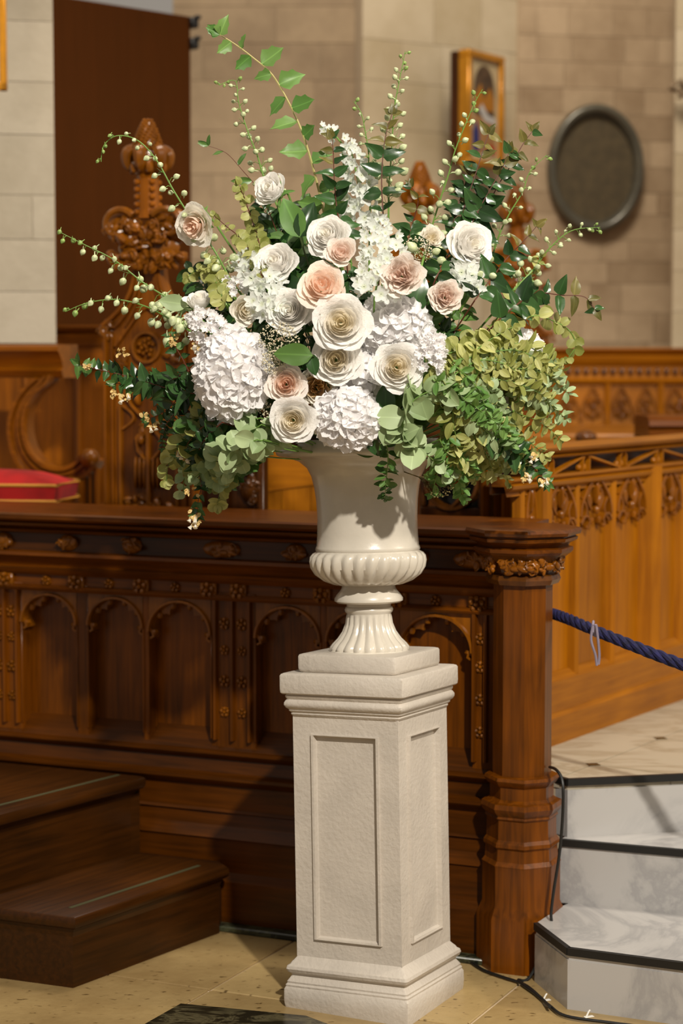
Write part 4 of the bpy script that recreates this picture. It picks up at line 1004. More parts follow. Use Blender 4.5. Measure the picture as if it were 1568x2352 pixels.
LEAF = {k: [leaf(k, b, f, s) for b, f, s in ((.1, .25, 0), (.28, .15, 1), (-.12, .4, 2), (.4, .5, 3))] for k in ('ovate', 'round', 'oval', 'long', 'lobed', 'broad')}
def put_leaf(parent, origin, p, d, nrm, size, kind, mat, name='leaf'):
    d = Vector(d).normalized(); n = Vector(nrm); n = (n-d*n.dot(d)); n = n.normalized() if n.length > 1e-4 else Vector((0, 0, 1)); x = d.cross(n)
    R = Matrix((x, d, n)).transposed().to_4x4()
    return place(name, RN.choice(LEAF[kind]), parent, Matrix.Translation(Vector(p)-Vector(origin)) @ R @ Matrix.Diagonal((size, size, size, 1)), mat)
def pts3(pts, dy=0):
    out = []
    for p in pts:
        px, py = p[0], p[1]; Y = p[2] if len(p) > 2 else Yd(px, py, dy)
        out.append(at(px, py, Y))
    return out
def branch(name, label, pts, kind='ovate', size=38, step=26, mat='l_dark', smat='stemr', group=None, dy=0, r=.0016, root=True, tip='l_bronze', tipn=3, cat='foliage branch', both=True, spread=.9, fwd=.35, cluster=0, endleaf=True, jit=.5, face=.8):
    W = smooth(pts3(pts, dy), 6)            # from tip to base
    if root: W = W+[p for p in smooth([W[-1], (W[-1]*.5+UA*.5)+Vector((0, .02, -.01)), UA], 4)][1:]
    o = thing(name, label, cat, W[-1] if root else W[-1], 0, group); O = Vector(o.location)
    n_ = len(W); part('stem', lambda m: m.tube([p-O for p in W], [r*(.55+.9*i/n_) for i in range(n_)], 5), M[smat], o)
    nl = len(W) if not root else len(W)-8
    acc = 0; k = 0; L = []; tot = sum((W[i+1]-W[i]).length for i in range(nl-1))
    dist = 0
    for i in range(nl-1):
        seg = (W[i+1]-W[i]); sl_ = seg.length; t = -(seg.normalized())
        while acc <= sl_:
            p = W[i]+seg*(acc/sl_) if sl_ > 0 else W[i]; f = min(1, .62+.65*(dist+acc)/max(tot, .01))
            side = t.cross(VIEW).normalized(); sz = 1.14*size*PX*f*RN.uniform(.68, 1.2)
            for sg in ((-1, 1) if both else ((-1,) if k % 2 else (1,))):
                ph = RN.uniform(-.5, .5)+(0 if k % 2 else .45)
                d = t*fwd+side*sg*spread+VIEW*spread*ph*.55+Vector((RN.uniform(-jit, jit), RN.uniform(-jit, jit)*.6, RN.uniform(-jit, jit)-.08))
                nn = VIEW*face*1.3+Vector((0, 0, .35))+t*.2+Vector((RN.uniform(-.9, .9), 0, RN.uniform(-.8, .8)))*(.5+jit)
                m_ = M[tip] if (tip and k < tipn and RN.random() < .75) else M[mat]
                put_leaf(o, O, p, d, nn, sz, kind, m_)
            k += 1; acc += step*PX*(.5+.5*f)*RN.uniform(.85, 1.15)
        acc -= sl_; dist += sl_
    if endleaf:
        for q in range(2): put_leaf(o, O, W[0], -(W[1]-W[0]).normalized()+Vector((RN.uniform(-.4, .4), -.2, RN.uniform(-.3, .3))), VIEW, size*PX*.6, kind, M[tip] if tip else M[mat])
    return o
# ---- buds ----
def bud_mesh():
    m = MB(); m.lathe([(.02, 0), (.30, .12), (.44, .38), (.42, .62), (.26, .86), (.10, 1.0), (.02, 1.06)], 8)
    m.tube([(0, 0, .3), (.22, 0, .05), (.42, 0, -.22), (.5, 0, -.45)], [.12, .10, .07, .03], 5)
    me = m.mesh('bud', M['bud'], 80); return me
BUD = bud_mesh()
def bud_stem(label, pts, n, s0=9, s1=20, dy=0, droop=.5, r=.0022, florets=()):
    W = smooth(pts3(pts, dy), 7); nl = len(W)
    W = W+smooth([W[-1], (W[-1]*.5+UA*.5)+Vector((0, .02, 0)), UA], 4)[1:]
    o = thing('delphinium_stem', label, 'flower stem', UA, 0, 'delphinium stems in bud'); O = UA
    tot = sum((W[i+1]-W[i]).length for i in range(nl-1)); mb = MB()
    mb.tube([p-O for p in W], [r*(.35+1.0*min(1, i/nl)) for i in range(len(W))], 6)
    for k in range(n):
        f = (k+.5)/n; tgt = tot*f**.92*.97; i = 0
        while i < nl-2 and tgt > (W[i+1]-W[i]).length: tgt -= (W[i+1]-W[i]).length; i += 1
        p = W[i]; t = -(W[i+1]-W[i]).normalized(); side = t.cross(VIEW).normalized(); a = k*2.4+RN.uniform(-.4, .4)
        d = (side*cos(a)+VIEW*sin(a)*.8+t*.45).normalized(); sz = 1.15*(s0+(s1-s0)*f)*PX*RN.uniform(.8, 1.15)
        ln_ = (7+19*f)*PX*RN.uniform(.7, 1.3); tipp = p+d*ln_+Vector((0, 0, -droop*ln_*.35)); mid = p+d*ln_*.6+Vector((0, 0, .15*ln_))
        mb.tube([p-O, mid-O, tipp-O], [.0009, .0008, .0007], 4)
        bd = (d*.6+Vector((0, 0, -droop))+t*.15).normalized()
        place('bud', BUD, o, Matrix.Translation(tipp-O) @ rot_to(bd, RN.uniform(0, 6)).to_4x4() @ Matrix.Diagonal((sz, sz, sz, 1)), M['budg'] if f < .12 else M['bud'])
        if k % 3 == 0: mb.tube([p-O, p+d*ln_*.4+t*ln_*.3-O, p+d*ln_*.7+t*ln_*.8-O], [.0009, .0007, .0003], 4)
    mb.build('stem', M['stemg'], o)
    return o
# ---- roses ----
def rose_petals(N, opn, ruf, seed, dense=1.0):
    rn = random.Random(seed); out = []
    for k in range(N):
        t = (k/(N-1))**(.9*dense); th = k*2.4+rn.uniform(-.15, .15); a = 1.35*(1-t)+.72*t
        Rt = .10+(opn-.10)*t**.95; Rb = .05+.10*t; zt = .46*(1-t)+(.14 if opn > .95 else .34)*t+rn.uniform(-.03, .03); zb = -.50+.30*(1-t)**2
        curl = max(0, t-.35)*rn.uniform(.7, 1.2); pt = rn.uniform(.5, 1.5)*max(0, t-.35); ph = rn.uniform(0, 6); lean = rn.uniform(-.05, .05)
        def f(u, v):
            vv = v*(1-.22*abs(u)**3)+.0
            an = th+u*a*(.45+.55*v**.5); e = max(0, vv-.72)/.28
            r_ = Rb+(Rt-Rb)*sin(min(1, vv)*pi/2)**(.85)
            r_ *= 1+.06*u*(1-t*.5)
            z = zb+(zt-zb)*vv**1.35+lean*v
            r_ += curl*.16*e*e+pt*.14*e*(1-abs(u))**1.5; z -= curl*.30*e*e
            w_ = ruf*v*v; r_ += w_*.10*sin(3.2*u+ph); z += w_*.10*sin(7*u+ph*2)+.02*sin(3*u+ph)*v
            return (r_*cos(an), r_*sin(an), z)
        out.append(grid_mesh('petal', f, 6, 6))
    return out
ROSE = {'open': [rose_petals(34, 1.0, .25, 1), rose_petals(32, 1.0, .35, 2), rose_petals(34, 1.02, .2, 5)],
        'cup': [rose_petals(22, .80, .3, 3), rose_petals(22, .84, .4, 4)],
        'garden': [rose_petals(34, .92, 1.1, 6, .8), rose_petals(30, .88, 1.3, 7, .8)],
        'ranged': [rose_petals(22, 1.0, .5, 8)]}
def calyx(m):
    m.lathe([(.02, -.80), (.12, -.76), (.17, -.66), (.15, -.56), (.10, -.50)], 10)
CAL = MB(); calyx(CAL); CALM = CAL.mesh('calyx', M['stemg'], 60)
def rose(label, px, py, d, face, kind='open', mat='p_white', Y=None, v=0, inner=None, group='roses in the arrangement', squash=1, name='rose'):
    Yv = Y if Y else Yd(px, py)-.02
    n = Vector((face[0], -1, face[1])).normalized(); c_ = at(px, py, Yv); R = d*PX*.5*Yv/4.8
    o = thing(name, label, 'rose', c_, 0, group)
    Mx = Matrix.Translation(c_) @ rot_to(n, RN.uniform(0, 6)).to_4x4() @ Matrix.Diagonal((R, R, R, 1)); o.matrix_world = Mx
    pm = ROSE[kind][v % len(ROSE[kind])]
    for k, me in enumerate(pm): place('petal', me, o, Matrix.Identity(4), M[inner] if (inner and k < len(pm)*.45) else M[mat])
    place('calyx', CALM, o, Matrix.Identity(4))
    I = Mx.inverted(); a = c_-n*R*.75
    Wp = smooth([a, a-n*R*1.2+Vector((0, .03, -.02)), UA+Vector((0, .02, 0))], 4)
    part('stem', lambda m: m.tube([I @ p for p in Wp], .0028/R, 6), M['stemg'], o)
    for q in range(5):
        an = q*2*pi/5; dd = Vector((cos(an), sin(an), .25)); 
        place('sepal', LEAF['long'][q % 4], o, (Matrix.Translation((dd.x*.12, dd.y*.12, -.62)) @ rot_to((-dd.x*.2, -dd.y*.2, 1)).to_4x4() @ Matrix.Rotation(0, 4, 'Z')) if False else Matrix.Translation((dd.x*.12, dd.y*.12, -.6)) @ Matrix((Vector((-dd.y, dd.x, 0)), dd.normalized(), Vector((-dd.x*.25, -dd.y*.25, 1)))).transposed().to_4x4() @ Matrix.Diagonal((.55, .75, .55, 1)), M['l_fresh'])
    return o
# ---- small florets ----
def floret_mesh(npet, wdt, cup, ruf, seed, centre=True):
    rn = random.Random(seed); vs = []; fs = []
    for q in range(npet):
        an = 2*pi*q/npet+rn.uniform(-.1, .1); L_ = rn.uniform(.9, 1.05); ph = rn.uniform(0, 6); b = len(vs); tw = rn.uniform(-.2, .2)
        for i in range(5):
            for j in range(5):
                u, v = i/4*2-1, j/4; w_ = wdt*(sin(pi*(.12+.76*v**.8)))**.7; r_ = L_*(.06+.94*v*(1-.12*abs(u)**2))
                x, y = r_, u*w_; z = cup*v*v-.0+.16*abs(u)**2*v+ruf*.10*sin(4*u+ph)*v+tw*u*v*.5
                vs.append((x*cos(an)-y*sin(an), x*sin(an)+y*cos(an), z+.015*q))
        for i in range(4):
            for j in range(4): fs.append((b+i*5+j, b+(i+1)*5+j, b+(i+1)*5+j+1, b+i*5+j+1))
    me = bpy.data.meshes.new('floret'); me.from_pydata(vs, [], fs); me.materials.append(M['p_hyd'])
    me.polygons.foreach_set('use_smooth', [True]*len(me.polygons)); return me
HYD = [floret_mesh(4, .60, .24, .45, s) for s in range(4)]; DEL = [floret_mesh(5, .38, .35, .6, 10+s) for s in range(3)]
STK = [floret_mesh(7, .36, .55, 1.8, 20+s) for s in range(3)]
def hydrangea(label, px, py, rx, ry, n, fs_, Y=None, mat='p_hyd', back=.25):
    Yv = Y if Y else Yd(px, py)+.02; c_ = at(px, py, Yv); o = thing('hydrangea', label, 'hydrangea', c_, 0, 'white hydrangea heads')
    rx, ry = rx*PX, ry*PX; ryy = (rx+ry)/2*.9
    part('head_core', lambda m: m.blob((0, 0, 0), (rx*.74, ryy*.74, ry*.74), n=14, m=9), M['p_hyd'], o)
    for k in range(n):
        z = 1-2*(k+.5)/n; a = k*2.39996; q = sqrt(1-z*z); nn = Vector((q*cos(a), q*sin(a), z))
        if nn.y > back: continue
        s_ = fs_*PX*RN.uniform(.85, 1.2)*.5; p = Vector((nn.x*rx*.88, nn.y*ryy*.88, nn.z*ry*.88))*RN.uniform(.93, 1.05)
        d = (Vector((nn.x/rx, nn.y/ryy, nn.z/ry)).normalized()+Vector((RN.uniform(-.3, .3), RN.uniform(-.3, .0), RN.uniform(-.3, .3)))).normalized()
        place('floret', RN.choice(HYD), o, Matrix.Translation(p) @ rot_to(d, RN.uniform(0, 6)).to_4x4() @ Matrix.Diagonal((s_, s_, s_, 1)), M[mat])
    part('stem', lambda m: m.tube([p-c_ for p in smooth([c_+Vector((0, ryy*.6, -ry*.2)), (c_+UA)*.5+Vector((0, .03, 0)), UA], 4)], .0035, 6), M['stemg'], o)
    return o
def spire(label, pts, n, rad, fs_, lib=DEL, mat='p_delph', dy=0, name='white_delphinium', cat='flower spike', group='white flower spikes', eye=True):
    W = smooth(pts3(pts, dy), 6); o = thing(name, label, cat, W[-1], 0, group); O = W[-1]; nl = len(W)
    W2 = W+smooth([W[-1], (W[-1]+UA)*.5, UA], 4)[1:]
    part('stem', lambda m: m.tube([p-O for p in W2], .0024, 6), M['stemg'], o)
    for k in range(n):
        f = (k+.5)/n; i = min(nl-2, int(f*(nl-1))); p = W[i]+(W[i+1]-W[i])*((f*(nl-1))-i); t = -(W[i+1]-W[i]).normalized(); side = t.cross(VIEW).normalized()
        a = k*2.4+RN.uniform(-.3, .3); d = side*cos(a)+VIEW*(.25+.9*abs(sin(a)))
        rr = rad*PX*(.35+.65*min(1, f*2.2))*RN.uniform(.55, 1.05); q = p+Vector((d.x*rr, d.y*rr*.8, d.z*rr))
        s_ = fs_*PX*.5*(.6+.4*min(1, f*2.5))*RN.uniform(.85, 1.15); nn = (d*.9+VIEW*.5+Vector((RN.uniform(-.4, .4), 0, RN.uniform(-.4, .3)))).normalized()
        place('floret', RN.choice(lib), o, Matrix.Translation(q-O) @ rot_to(nn, RN.uniform(0, 6)).to_4x4() @ Matrix.Diagonal((s_, s_, s_, 1)), M[mat])
    return o
def umbel(label, px, py, rx, ry, n, mat='umbel', dy=0, cat='filler flower'):
    c_ = at(px, py, Yd(px, py, dy)); o = thing('umbel_blossom', label, cat, c_, 0, 'lacy umbel filler flowers'); base = c_*.72+UA*.28; m1 = MB(); m2 = MB(); rn = random.Random(px)
    for k in range(n):
        a = rn.uniform(0, 6.28); q = sqrt(rn.random()); p = Vector((rx*PX*q*cos(a), rn.uniform(-.018, .012), ry*PX*q*sin(a)))
        m2.blob(p, rn.uniform(.0012, .0024), n=5, m=3)
        if k % 5 == 0: m1.tube([base-c_, (base-c_)*.4+p*.5, p], [.0008, .0005, .0003], 3)
    m1.tube([UA-c_, base-c_], .0015, 5)
    m1.build('stalks', M['stemd'] if mat == 'umbel' else M['umbel_d'], o); b = m2.build('blossom', M[mat], o); b['kind'] = 'stuff'
    return o
# ---------------- the roses ----------------
rose('white rose seen from the side standing highest at upper left of the bouquet', 623, 436, 98, (-.75, .45), 'cup', v=0, Y=4.90)
rose('large white rose opening up and left above the small round cream rose', 632, 603, 100, (-.35, .55), 'open', v=1, Y=4.80)
rose('white rose just left of the biggest rose, its face turned slightly left', 664, 714, 104, (-.15, .25), 'open', v=2, Y=4.73)
rose('round half-open cream rose above the big left hydrangea', 563, 712, 84, (.45, -.1), 'cup', 'p_cream', v=1, Y=4.76)
rose('white rose bud pointing up at the left edge of the bouquet', 458, 692, 76, (.05, 1.6), 'cup', v=0, Y=4.84)
rose('ragged cream rose with peach heart behind the arching green stem at left', 447, 518, 98, (-.5, -.35), 'ranged', 'p_cream', inner='p_peach', Y=4.96)
rose('white rose facing up and left behind the small pink rose', 752, 541, 100, (-.4, .5), 'open', v=0, Y=4.80)
rose('small pale pink rose below the dark leafy upright stem', 783, 580, 82, (.0, .35), 'cup', 'p_blush', v=1, Y=4.72)
rose('wide open peach pink rose above the biggest white rose', 740, 656, 114, (.0, .5), 'ranged', 'p_peach', inner='p_peach', Y=4.69)
rose('biggest white rose with a cream heart at the centre of the bouquet', 783, 742, 126, (-.02, .12), 'open', inner='p_cream', v=2, Y=4.66)
rose('white rose tucked directly below the biggest rose', 771, 826, 116, (-.05, .05), 'open', inner='p_cream', v=1, Y=4.69)
rose('white rose with whirled cream centre right of the lowest white hydrangea', 911, 843, 112, (.05, .1), 'open', inner='p_cream', v=0, Y=4.65)
rose('pink centred blush rose above the lowest white rose', 657, 882, 90, (-.05, .1), 'open', 'p_blush', v=1, inner='p_peach', Y=4.68)
rose('lowest white rose hanging over the urn rim', 673, 966, 102, (-.05, -.05), 'open', v=2, inner='p_cream', Y=4.66)
rose('apricot yellow rose half hidden behind two white roses', 728, 888, 92, (.15, .0), 'garden', 'p_cream', inner='p_yellow', Y=4.76)
rose('blush rose peeping out under the apricot rose', 745, 925, 84, (.3, -.35), 'cup', 'p_blush', Y=4.78)
rose('blush white ruffled rose right of the tall white delphinium', 922, 634, 102, (-.1, .1), 'garden', 'p_blush', v=1, Y=4.68)
rose('small ruffled blush rose at right, above the yellow green foliage', 1022, 682, 80, (.1, .1), 'garden', 'p_blush', v=0, Y=4.76)
rose('tall white rose seen from the side at upper right', 1082, 562, 112, (.6, .35), 'open', v=1, Y=4.86)
rose('white rose hanging under the tall upper right rose', 1072, 628, 96, (.3, -.6), 'cup', v=0, Y=4.90)
rose('tiny pink rose between the peach rose and the biggest rose', 727, 738, 56, (-.2, -.2), 'cup', 'p_blush', v=1, Y=4.80)
rose('cream rose in shade between the left hydrangea and the pink centred rose', 630, 835, 78, (.0, -.1), 'garden', 'p_cream', v=0, Y=4.80)
rose('small cream rose half hidden behind green stems at upper right', 990, 548, 62, (.2, .3), 'garden', 'p_cream', v=1, Y=4.92)
# ---------------- hydrangeas ----------------
hydrangea('big white hydrangea ball at the left front of the bouquet', 533, 862, 84, 108, 170, 52, Y=4.74)
hydrangea('white hydrangea behind the biggest rose, right of centre', 905, 752, 84, 84, 140, 48, Y=4.80)
hydrangea('white hydrangea at the bottom hanging over the urn rim', 798, 962, 76, 66, 115, 48, Y=4.70)
hydrangea('white hydrangea between the whirled white rose and the biggest rose', 838, 868, 66, 66, 100, 46, Y=4.80)
hydrangea('pale hydrangea almost hidden in the yellow green foliage at right', 1180, 835, 70, 80, 80, 56, Y=4.92)
hydrangea('pale hydrangea low inside the right foliage', 1130, 930, 60, 50, 60, 50, Y=4.93)
# ---------------- white spikes ----------------
spire('thick white delphinium spike right of centre', [(868, 500), (872, 540), (878, 590), (868, 640), (860, 680)], 46, 52, 38, dy=-.03)
spire('slim white delphinium spike with drooping florets above the pink rose', [(800, 330), (812, 370), (822, 420), (826, 470), (830, 520)], 26, 34, 42)
spire('pale delphinium cluster behind the upper left white rose', [(548, 585), (570, 610), (600, 640), (620, 680), (630, 720)], 34, 44, 40)
spire('small group of white bells at the top left of the delphinium', [(735, 292), (750, 298), (766, 308), (785, 330)], 6, 18, 24, eye=False)
spire('white delphinium florets behind the tall right rose', [(1050, 600), (1060, 630), (1070, 670)], 14, 34, 44)
spire('dense white stock spike at the left edge', [(440, 718), (455, 735), (480, 762), (505, 785)], 34, 34, 26, STK, 'p_hyd', dy=-.06, name='white_stock')
spire('dense white stock spike amid the right foliage', [(1005, 768), (995, 790), (985, 815), (980, 850)], 30, 30, 28, STK, 'p_hyd', dy=-.05, name='white_stock')
spire('white stock florets between spike and cream rose', [(545, 640), (540, 655), (535, 675)], 12, 22, 22, STK, 'p_hyd', name='white_stock')
umbel('lacy cream umbel above the pink centred rose', 640, 785, 46, 44, 330, dy=-.03)
umbel('lacy umbel below the left hydrangea', 612, 962, 28, 40, 240, dy=-.02)
umbel('lacy umbel right of the thick delphinium', 958, 578, 36, 34, 230)
umbel('small lacy umbel left of the dark green leaf', 628, 832, 26, 26, 180, dy=-.05)
umbel('brown dried umbel hanging at lower right of the urn', 1008, 1112, 34, 30, 200, 'umbel_d', dy=-.05)
# ---------------- delphinium stems in bud ----------------
bud_stem('arching bud stem curling over in front of the tall poppyhead', [(232, 372), (238, 335), (268, 312), (315, 322), (358, 366), (400, 440), (442, 505), (490, 572), (530, 645)], 34, 9, 20, dy=-.02, droop=.5)
bud_stem('long drooping bud stem reaching the far left, upper of the two', [(135, 532), (190, 560), (262, 597), (330, 650), (398, 692), (450, 725)], 30, 11, 23, dy=-.03, droop=.8)
bud_stem('lower drooping bud stem at far left', [(150, 716), (200, 696), (268, 688), (340, 706), (410, 745), (470, 780)], 22, 12, 22, dy=-.03, droop=.8)
bud_stem('upright bud stem left of the tall leafy branch', [(502, 196), (540, 186), (548, 235), (570, 305), (590, 355), (607, 410), (640, 480)], 30, 8, 17, droop=.2)
bud_stem('tallest straight bud stem right of centre', [(930, 118), (924, 150), (914, 200), (904, 260), (899, 350), (893, 430), (892, 500)], 34, 9, 21, droop=.0)
bud_stem('short bud stem between the delphinium and the tallest bud stem', [(812, 232), (830, 262), (838, 300), (846, 350), (846, 400), (850, 460)], 16, 9, 15, droop=.1)
bud_stem('bud stem leaning right across the framed icon', [(1108, 205), (1092, 232), (1070, 282), (1045, 345), (1030, 400), (1010, 460), (986, 540), (968, 610)], 36, 10, 22, dy=-.02, droop=.0)
bud_stem('bud stem in front of the right poppyhead finial', [(1255, 356), (1216, 396), (1200, 440), (1170, 490), (1148, 535), (1125, 600), (1090, 660)], 28, 9, 17, dy=-.02, droop=.1)
bud_stem('outermost right bud stem below the oval plaque', [(1378, 522), (1312, 530), (1262, 570), (1222, 622), (1180, 665)], 28, 8, 17, droop=.1)
# ---------------- leafy branches ----------------
branch('leafy_branch', 'tallest branch with jagged fresh green leaves at upper left', [(505, 80), (540, 102), (580, 132), (625, 172), (665, 240), (692, 300), (715, 372), (735, 450), (748, 510)], 'lobed', 62, 34, 'l_fresh', 'stemy', both=False, tip='l_fresh', r=.0026, spread=1.0, fwd=.1)
branch('twig', 'thin twig with sparse wavy leaves left of the top white rose', [(478, 335), (520, 352), (560, 395), (600, 440)], 'long', 44, 46, 'l_mid', 'stemr', both=False, tip=None, r=.0010, fwd=.6)
branch('glossy_branch', 'dark glossy upright branch in front of the slim delphinium', [(762, 318), (765, 350), (768, 420), (775, 490), (792, 560)], 'ovate', 44, 35, dy=-.05)
branch('glossy_branch', 'dark glossy upright branch left of the tallest bud stem', [(900, 262), (888, 300), (880, 350), (876, 420), (880, 500)], 'ovate', 46, 40, dy=-.04)
branch('glossy_branch', 'dark glossy branch passing in front of the framed icon', [(1122, 308), (1112, 335), (1095, 390), (1068, 470), (1040, 560), (1000, 640)], 'ovate', 48, 35, dy=-.03)
branch('glossy_branch', 'dark glossy branch reaching up between icon and oval plaque', [(1222, 302), (1200, 332), (1178, 372), (1140, 432), (1100, 520), (1070, 590)], 'ovate', 48, 37, dy=-.02)
branch('glossy_branch', 'dark glossy side branch between the two tall glossy branches at right', [(1168, 352), (1150, 392), (1122, 440), (1090, 500), (1060, 560)], 'ovate', 50, 34, dy=-.03)
branch('glossy_branch', 'dark glossy twig in front of the lower edge of the framed icon', [(1075, 400), (1065, 430), (1050, 480), (1035, 530)], 'ovate', 44, 32, dy=-.02)
branch('glossy_branch', 'short dark glossy branch below the left bottom of the oval plaque', [(1232, 520), (1200, 556), (1165, 592), (1128, 640), (1090, 690)], 'ovate', 50, 36, dy=-.03)
branch('glossy_branch', 'dark glossy branch sticking out right over the bare wall', [(1365, 710), (1342, 682), (1290, 678), (1230, 674), (1180, 705), (1140, 740)], 'ovate', 52, 38, dy=-.04)
branch('glossy_branch', 'small dark branch above the tall right rose stem', [(945, 430), (960, 460), (945, 520), (935, 560)], 'ovate', 38, 34, dy=-.0)
def abelia(label, pts, size=40, step=24, blossoms=(), dy=-.04, **k):
    o = branch('abelia_branch', label, pts, 'ovate', size, step, 'l_dark', 'stemr', dy=dy, tip='l_mid', **k); O = Vector(o.location)
    for (x, y, kind) in blossoms:
        c_ = at(x, y, Yd(x, y, dy-.03))
        for q in range(5):
            d = Vector((RN.uniform(-.6, .6), RN.uniform(-.6, .1), RN.uniform(-1, -.4) if kind == 'w' else RN.uniform(-.8, .8))).normalized(); p = c_+Vector((RN.uniform(-.012, .012), RN.uniform(-.006, .006), RN.uniform(-.008, .010)))
            if kind == 'w' and q < 3:
                part('blossom', lambda m: m.lathe([(.0008, 0), (.0018, .006), (.0036, .014), (.0062, .018)], 6), M['p_white'], o).matrix_basis = Matrix.Translation(p-O) @ rot_to(d).to_4x4()
            for w_ in range(3):
                put_leaf(o, O, p, d+Vector((RN.uniform(-.8, .8), -.3, RN.uniform(-.6, .8))), VIEW, RN.uniform(9, 13)*PX, 'oval', M['straw_blossom'], 'sepal')
    return o
abelia('abelia branch stretching far left with dark pointed leaves', [(182, 838), (240, 852), (300, 866), (370, 888), (430, 902), (490, 905)], 44, 21, ((280, 808, 's'), (200, 845, 's'), (395, 780, 's')))
abelia('abelia side branch with straw and white blossoms left of the big hydrangea', [(265, 880), (300, 885), (345, 890), (400, 870), (440, 850)], 40, 26, ((262, 905, 's'), (285, 912, 'w')))
abelia('abelia side branch drooping with white bells below the far left branch', [(340, 962), (370, 950), (400, 925), (425, 895), (455, 880)], 38, 26, ((350, 975, 'w'), (335, 965, 's')))
abelia('short abelia sprig above the far left branch', [(392, 770), (405, 800), (425, 835), (440, 870)], 28, 26, ((450, 795, 'w'), (400, 770, 's')))
abelia('abelia branch hanging straight down with a white trumpet at its tip', [(452, 1185), (455, 1150), (462, 1110), (450, 1060), (470, 1010), (510, 970)], 32, 22, ((452, 1180, 'w'), (455, 1195, 'w'), (440, 1130, 's')), dy=-.10)
abelia('abelia sprig with white bells among the bottom left eucalyptus', [(412, 1050), (430, 1020), (460, 985), (500, 960)], 32, 22, ((415, 1035, 'w'), (435, 1045, 'w')), dy=-.08)
abelia('abelia branch hanging at the lower right corner of the bouquet', [(1255, 1108), (1235, 1085), (1205, 1055), (1165, 1030), (1120, 1000)], 40, 19, ((1205, 1092, 'w'), (1250, 1105, 'w'), (1235, 1045, 'w')), dy=-.06)
abelia('thin dark sprig trailing between abelia and eucalyptus at lower left', [(372, 1030), (375, 1000), (385, 970), (410, 940)], 18, 12, (), dy=-.05)
# big dark leaves among the roses
def lone(label, px, py, dx, dz, size, kind='broad', mat='l_mid', Y=None, nrm=None, group='single broad leaves among the roses'):
    Yv = Y or Yd(px, py)-.03; p = at(px, py, Yv); o = thing('broad_leaf', label, 'leaf', p, 0, group)
    part('stem', lambda m: m.tube([(0, 0, 0), (UA-p)*.5, UA-p], .0014, 5), M['stemd'], o)
    put_leaf(o, p, p, (dx, -.15, dz), nrm or VIEW, size*PX, kind, M[mat], 'blade'); return o
lone('broad green leaf pointing left below the biggest white rose', 718, 816, -1, .05, 84, 'broad', 'l_mid', 4.64)
lone('small green leaf pointing down beside the leaf below the biggest rose', 712, 812, .25, -1, 50, 'broad', 'l_dark', 4.65)
lone('long pale green leaf rising below the top white rose', 690, 545, -.45, 1, 96, 'broad', 'l_fresh', 4.84)
lone('dark upright leaf right of the long pale leaf', 688, 545, .4, 1, 84, 'broad', 'l_dark', 4.84)
lone('pale leaf pointing left from the white rose bud', 430, 700, -1, .15, 66, 'broad', 'l_silver', 4.85)
lone('dark oval leaf between the lower hydrangea and the silver eucalyptus', 885, 955, 0, 1, 74, 'broad', 'l_dark', 4.70)
lone('broad dark leaf right of the blush ruffled rose', 945, 720, .3, 1, 90, 'broad', 'l_dark', 4.77)
lone('dark leaf below the bottom hydrangea on the urn rim', 845, 1000, .45, -.9, 50, 'broad', 'l_dark', 4.69)
# dense dark filling behind the blooms
NEAR = ['left of the long pale leaf', 'above the upper left white rose', 'right of the upper left white rose', 'above the rose facing up and left', 'left of the wide peach rose', 'between upper left white rose and peach rose', 'right of the peach rose', 'left of the ruffled blush rose', 'right of the big left hydrangea', 'above the white rose left of the biggest rose', 'left of the white rose below the biggest rose', 'left of the lowest white rose', 'below the big left hydrangea', 'right of the lowest hydrangea', 'below the whirled white rose', 'below the small ruffled blush rose', 'left of the small ruffled blush rose', 'above the big left hydrangea', 'behind the white rose bud', 'right of the white stock spike', 'on the urn rim right of the lowest hydrangea', 'at the lower left of the big hydrangea', 'right of the small ruffled blush rose']
kk = 0
for (x0_, y0_, x1_, y1_) in ((600, 470, 680, 640), (640, 500, 700, 640), (590, 540, 650, 700), (700, 470, 720, 620), (660, 640, 700, 760), (640, 560, 720, 700), (760, 640, 800, 740), (820, 640, 830, 740), (560, 780, 640, 880), (600, 700, 680, 820),
      (700, 760, 740, 880), (620, 900, 680, 1000), (560, 980, 640, 1010), (860, 900, 880, 1010), (900, 900, 940, 1000), (960, 700, 960, 850), (980, 640, 960, 780), (500, 700, 540, 800), (440, 620, 520, 720), (1020, 760, 1000, 900), (850, 960, 870, 1040), (470, 940, 560, 1000), (1060, 700, 1010, 820)):
    kk += 1
    branch('dark_leafy_stem', 'dark leafy filler stem '+NEAR[kk-1], [(x0_, y0_), ((x0_+x1_)/2+RN.uniform(-15, 15), (y0_+y1_)/2), (x1_, y1_)], 'broad', 56, 22, RN.choice(('l_dark', 'l_dark', 'l_mid')), 'stemd', group='dark leafy filler stems', dy=.08, tip=None, spread=1.0, jit=.6)
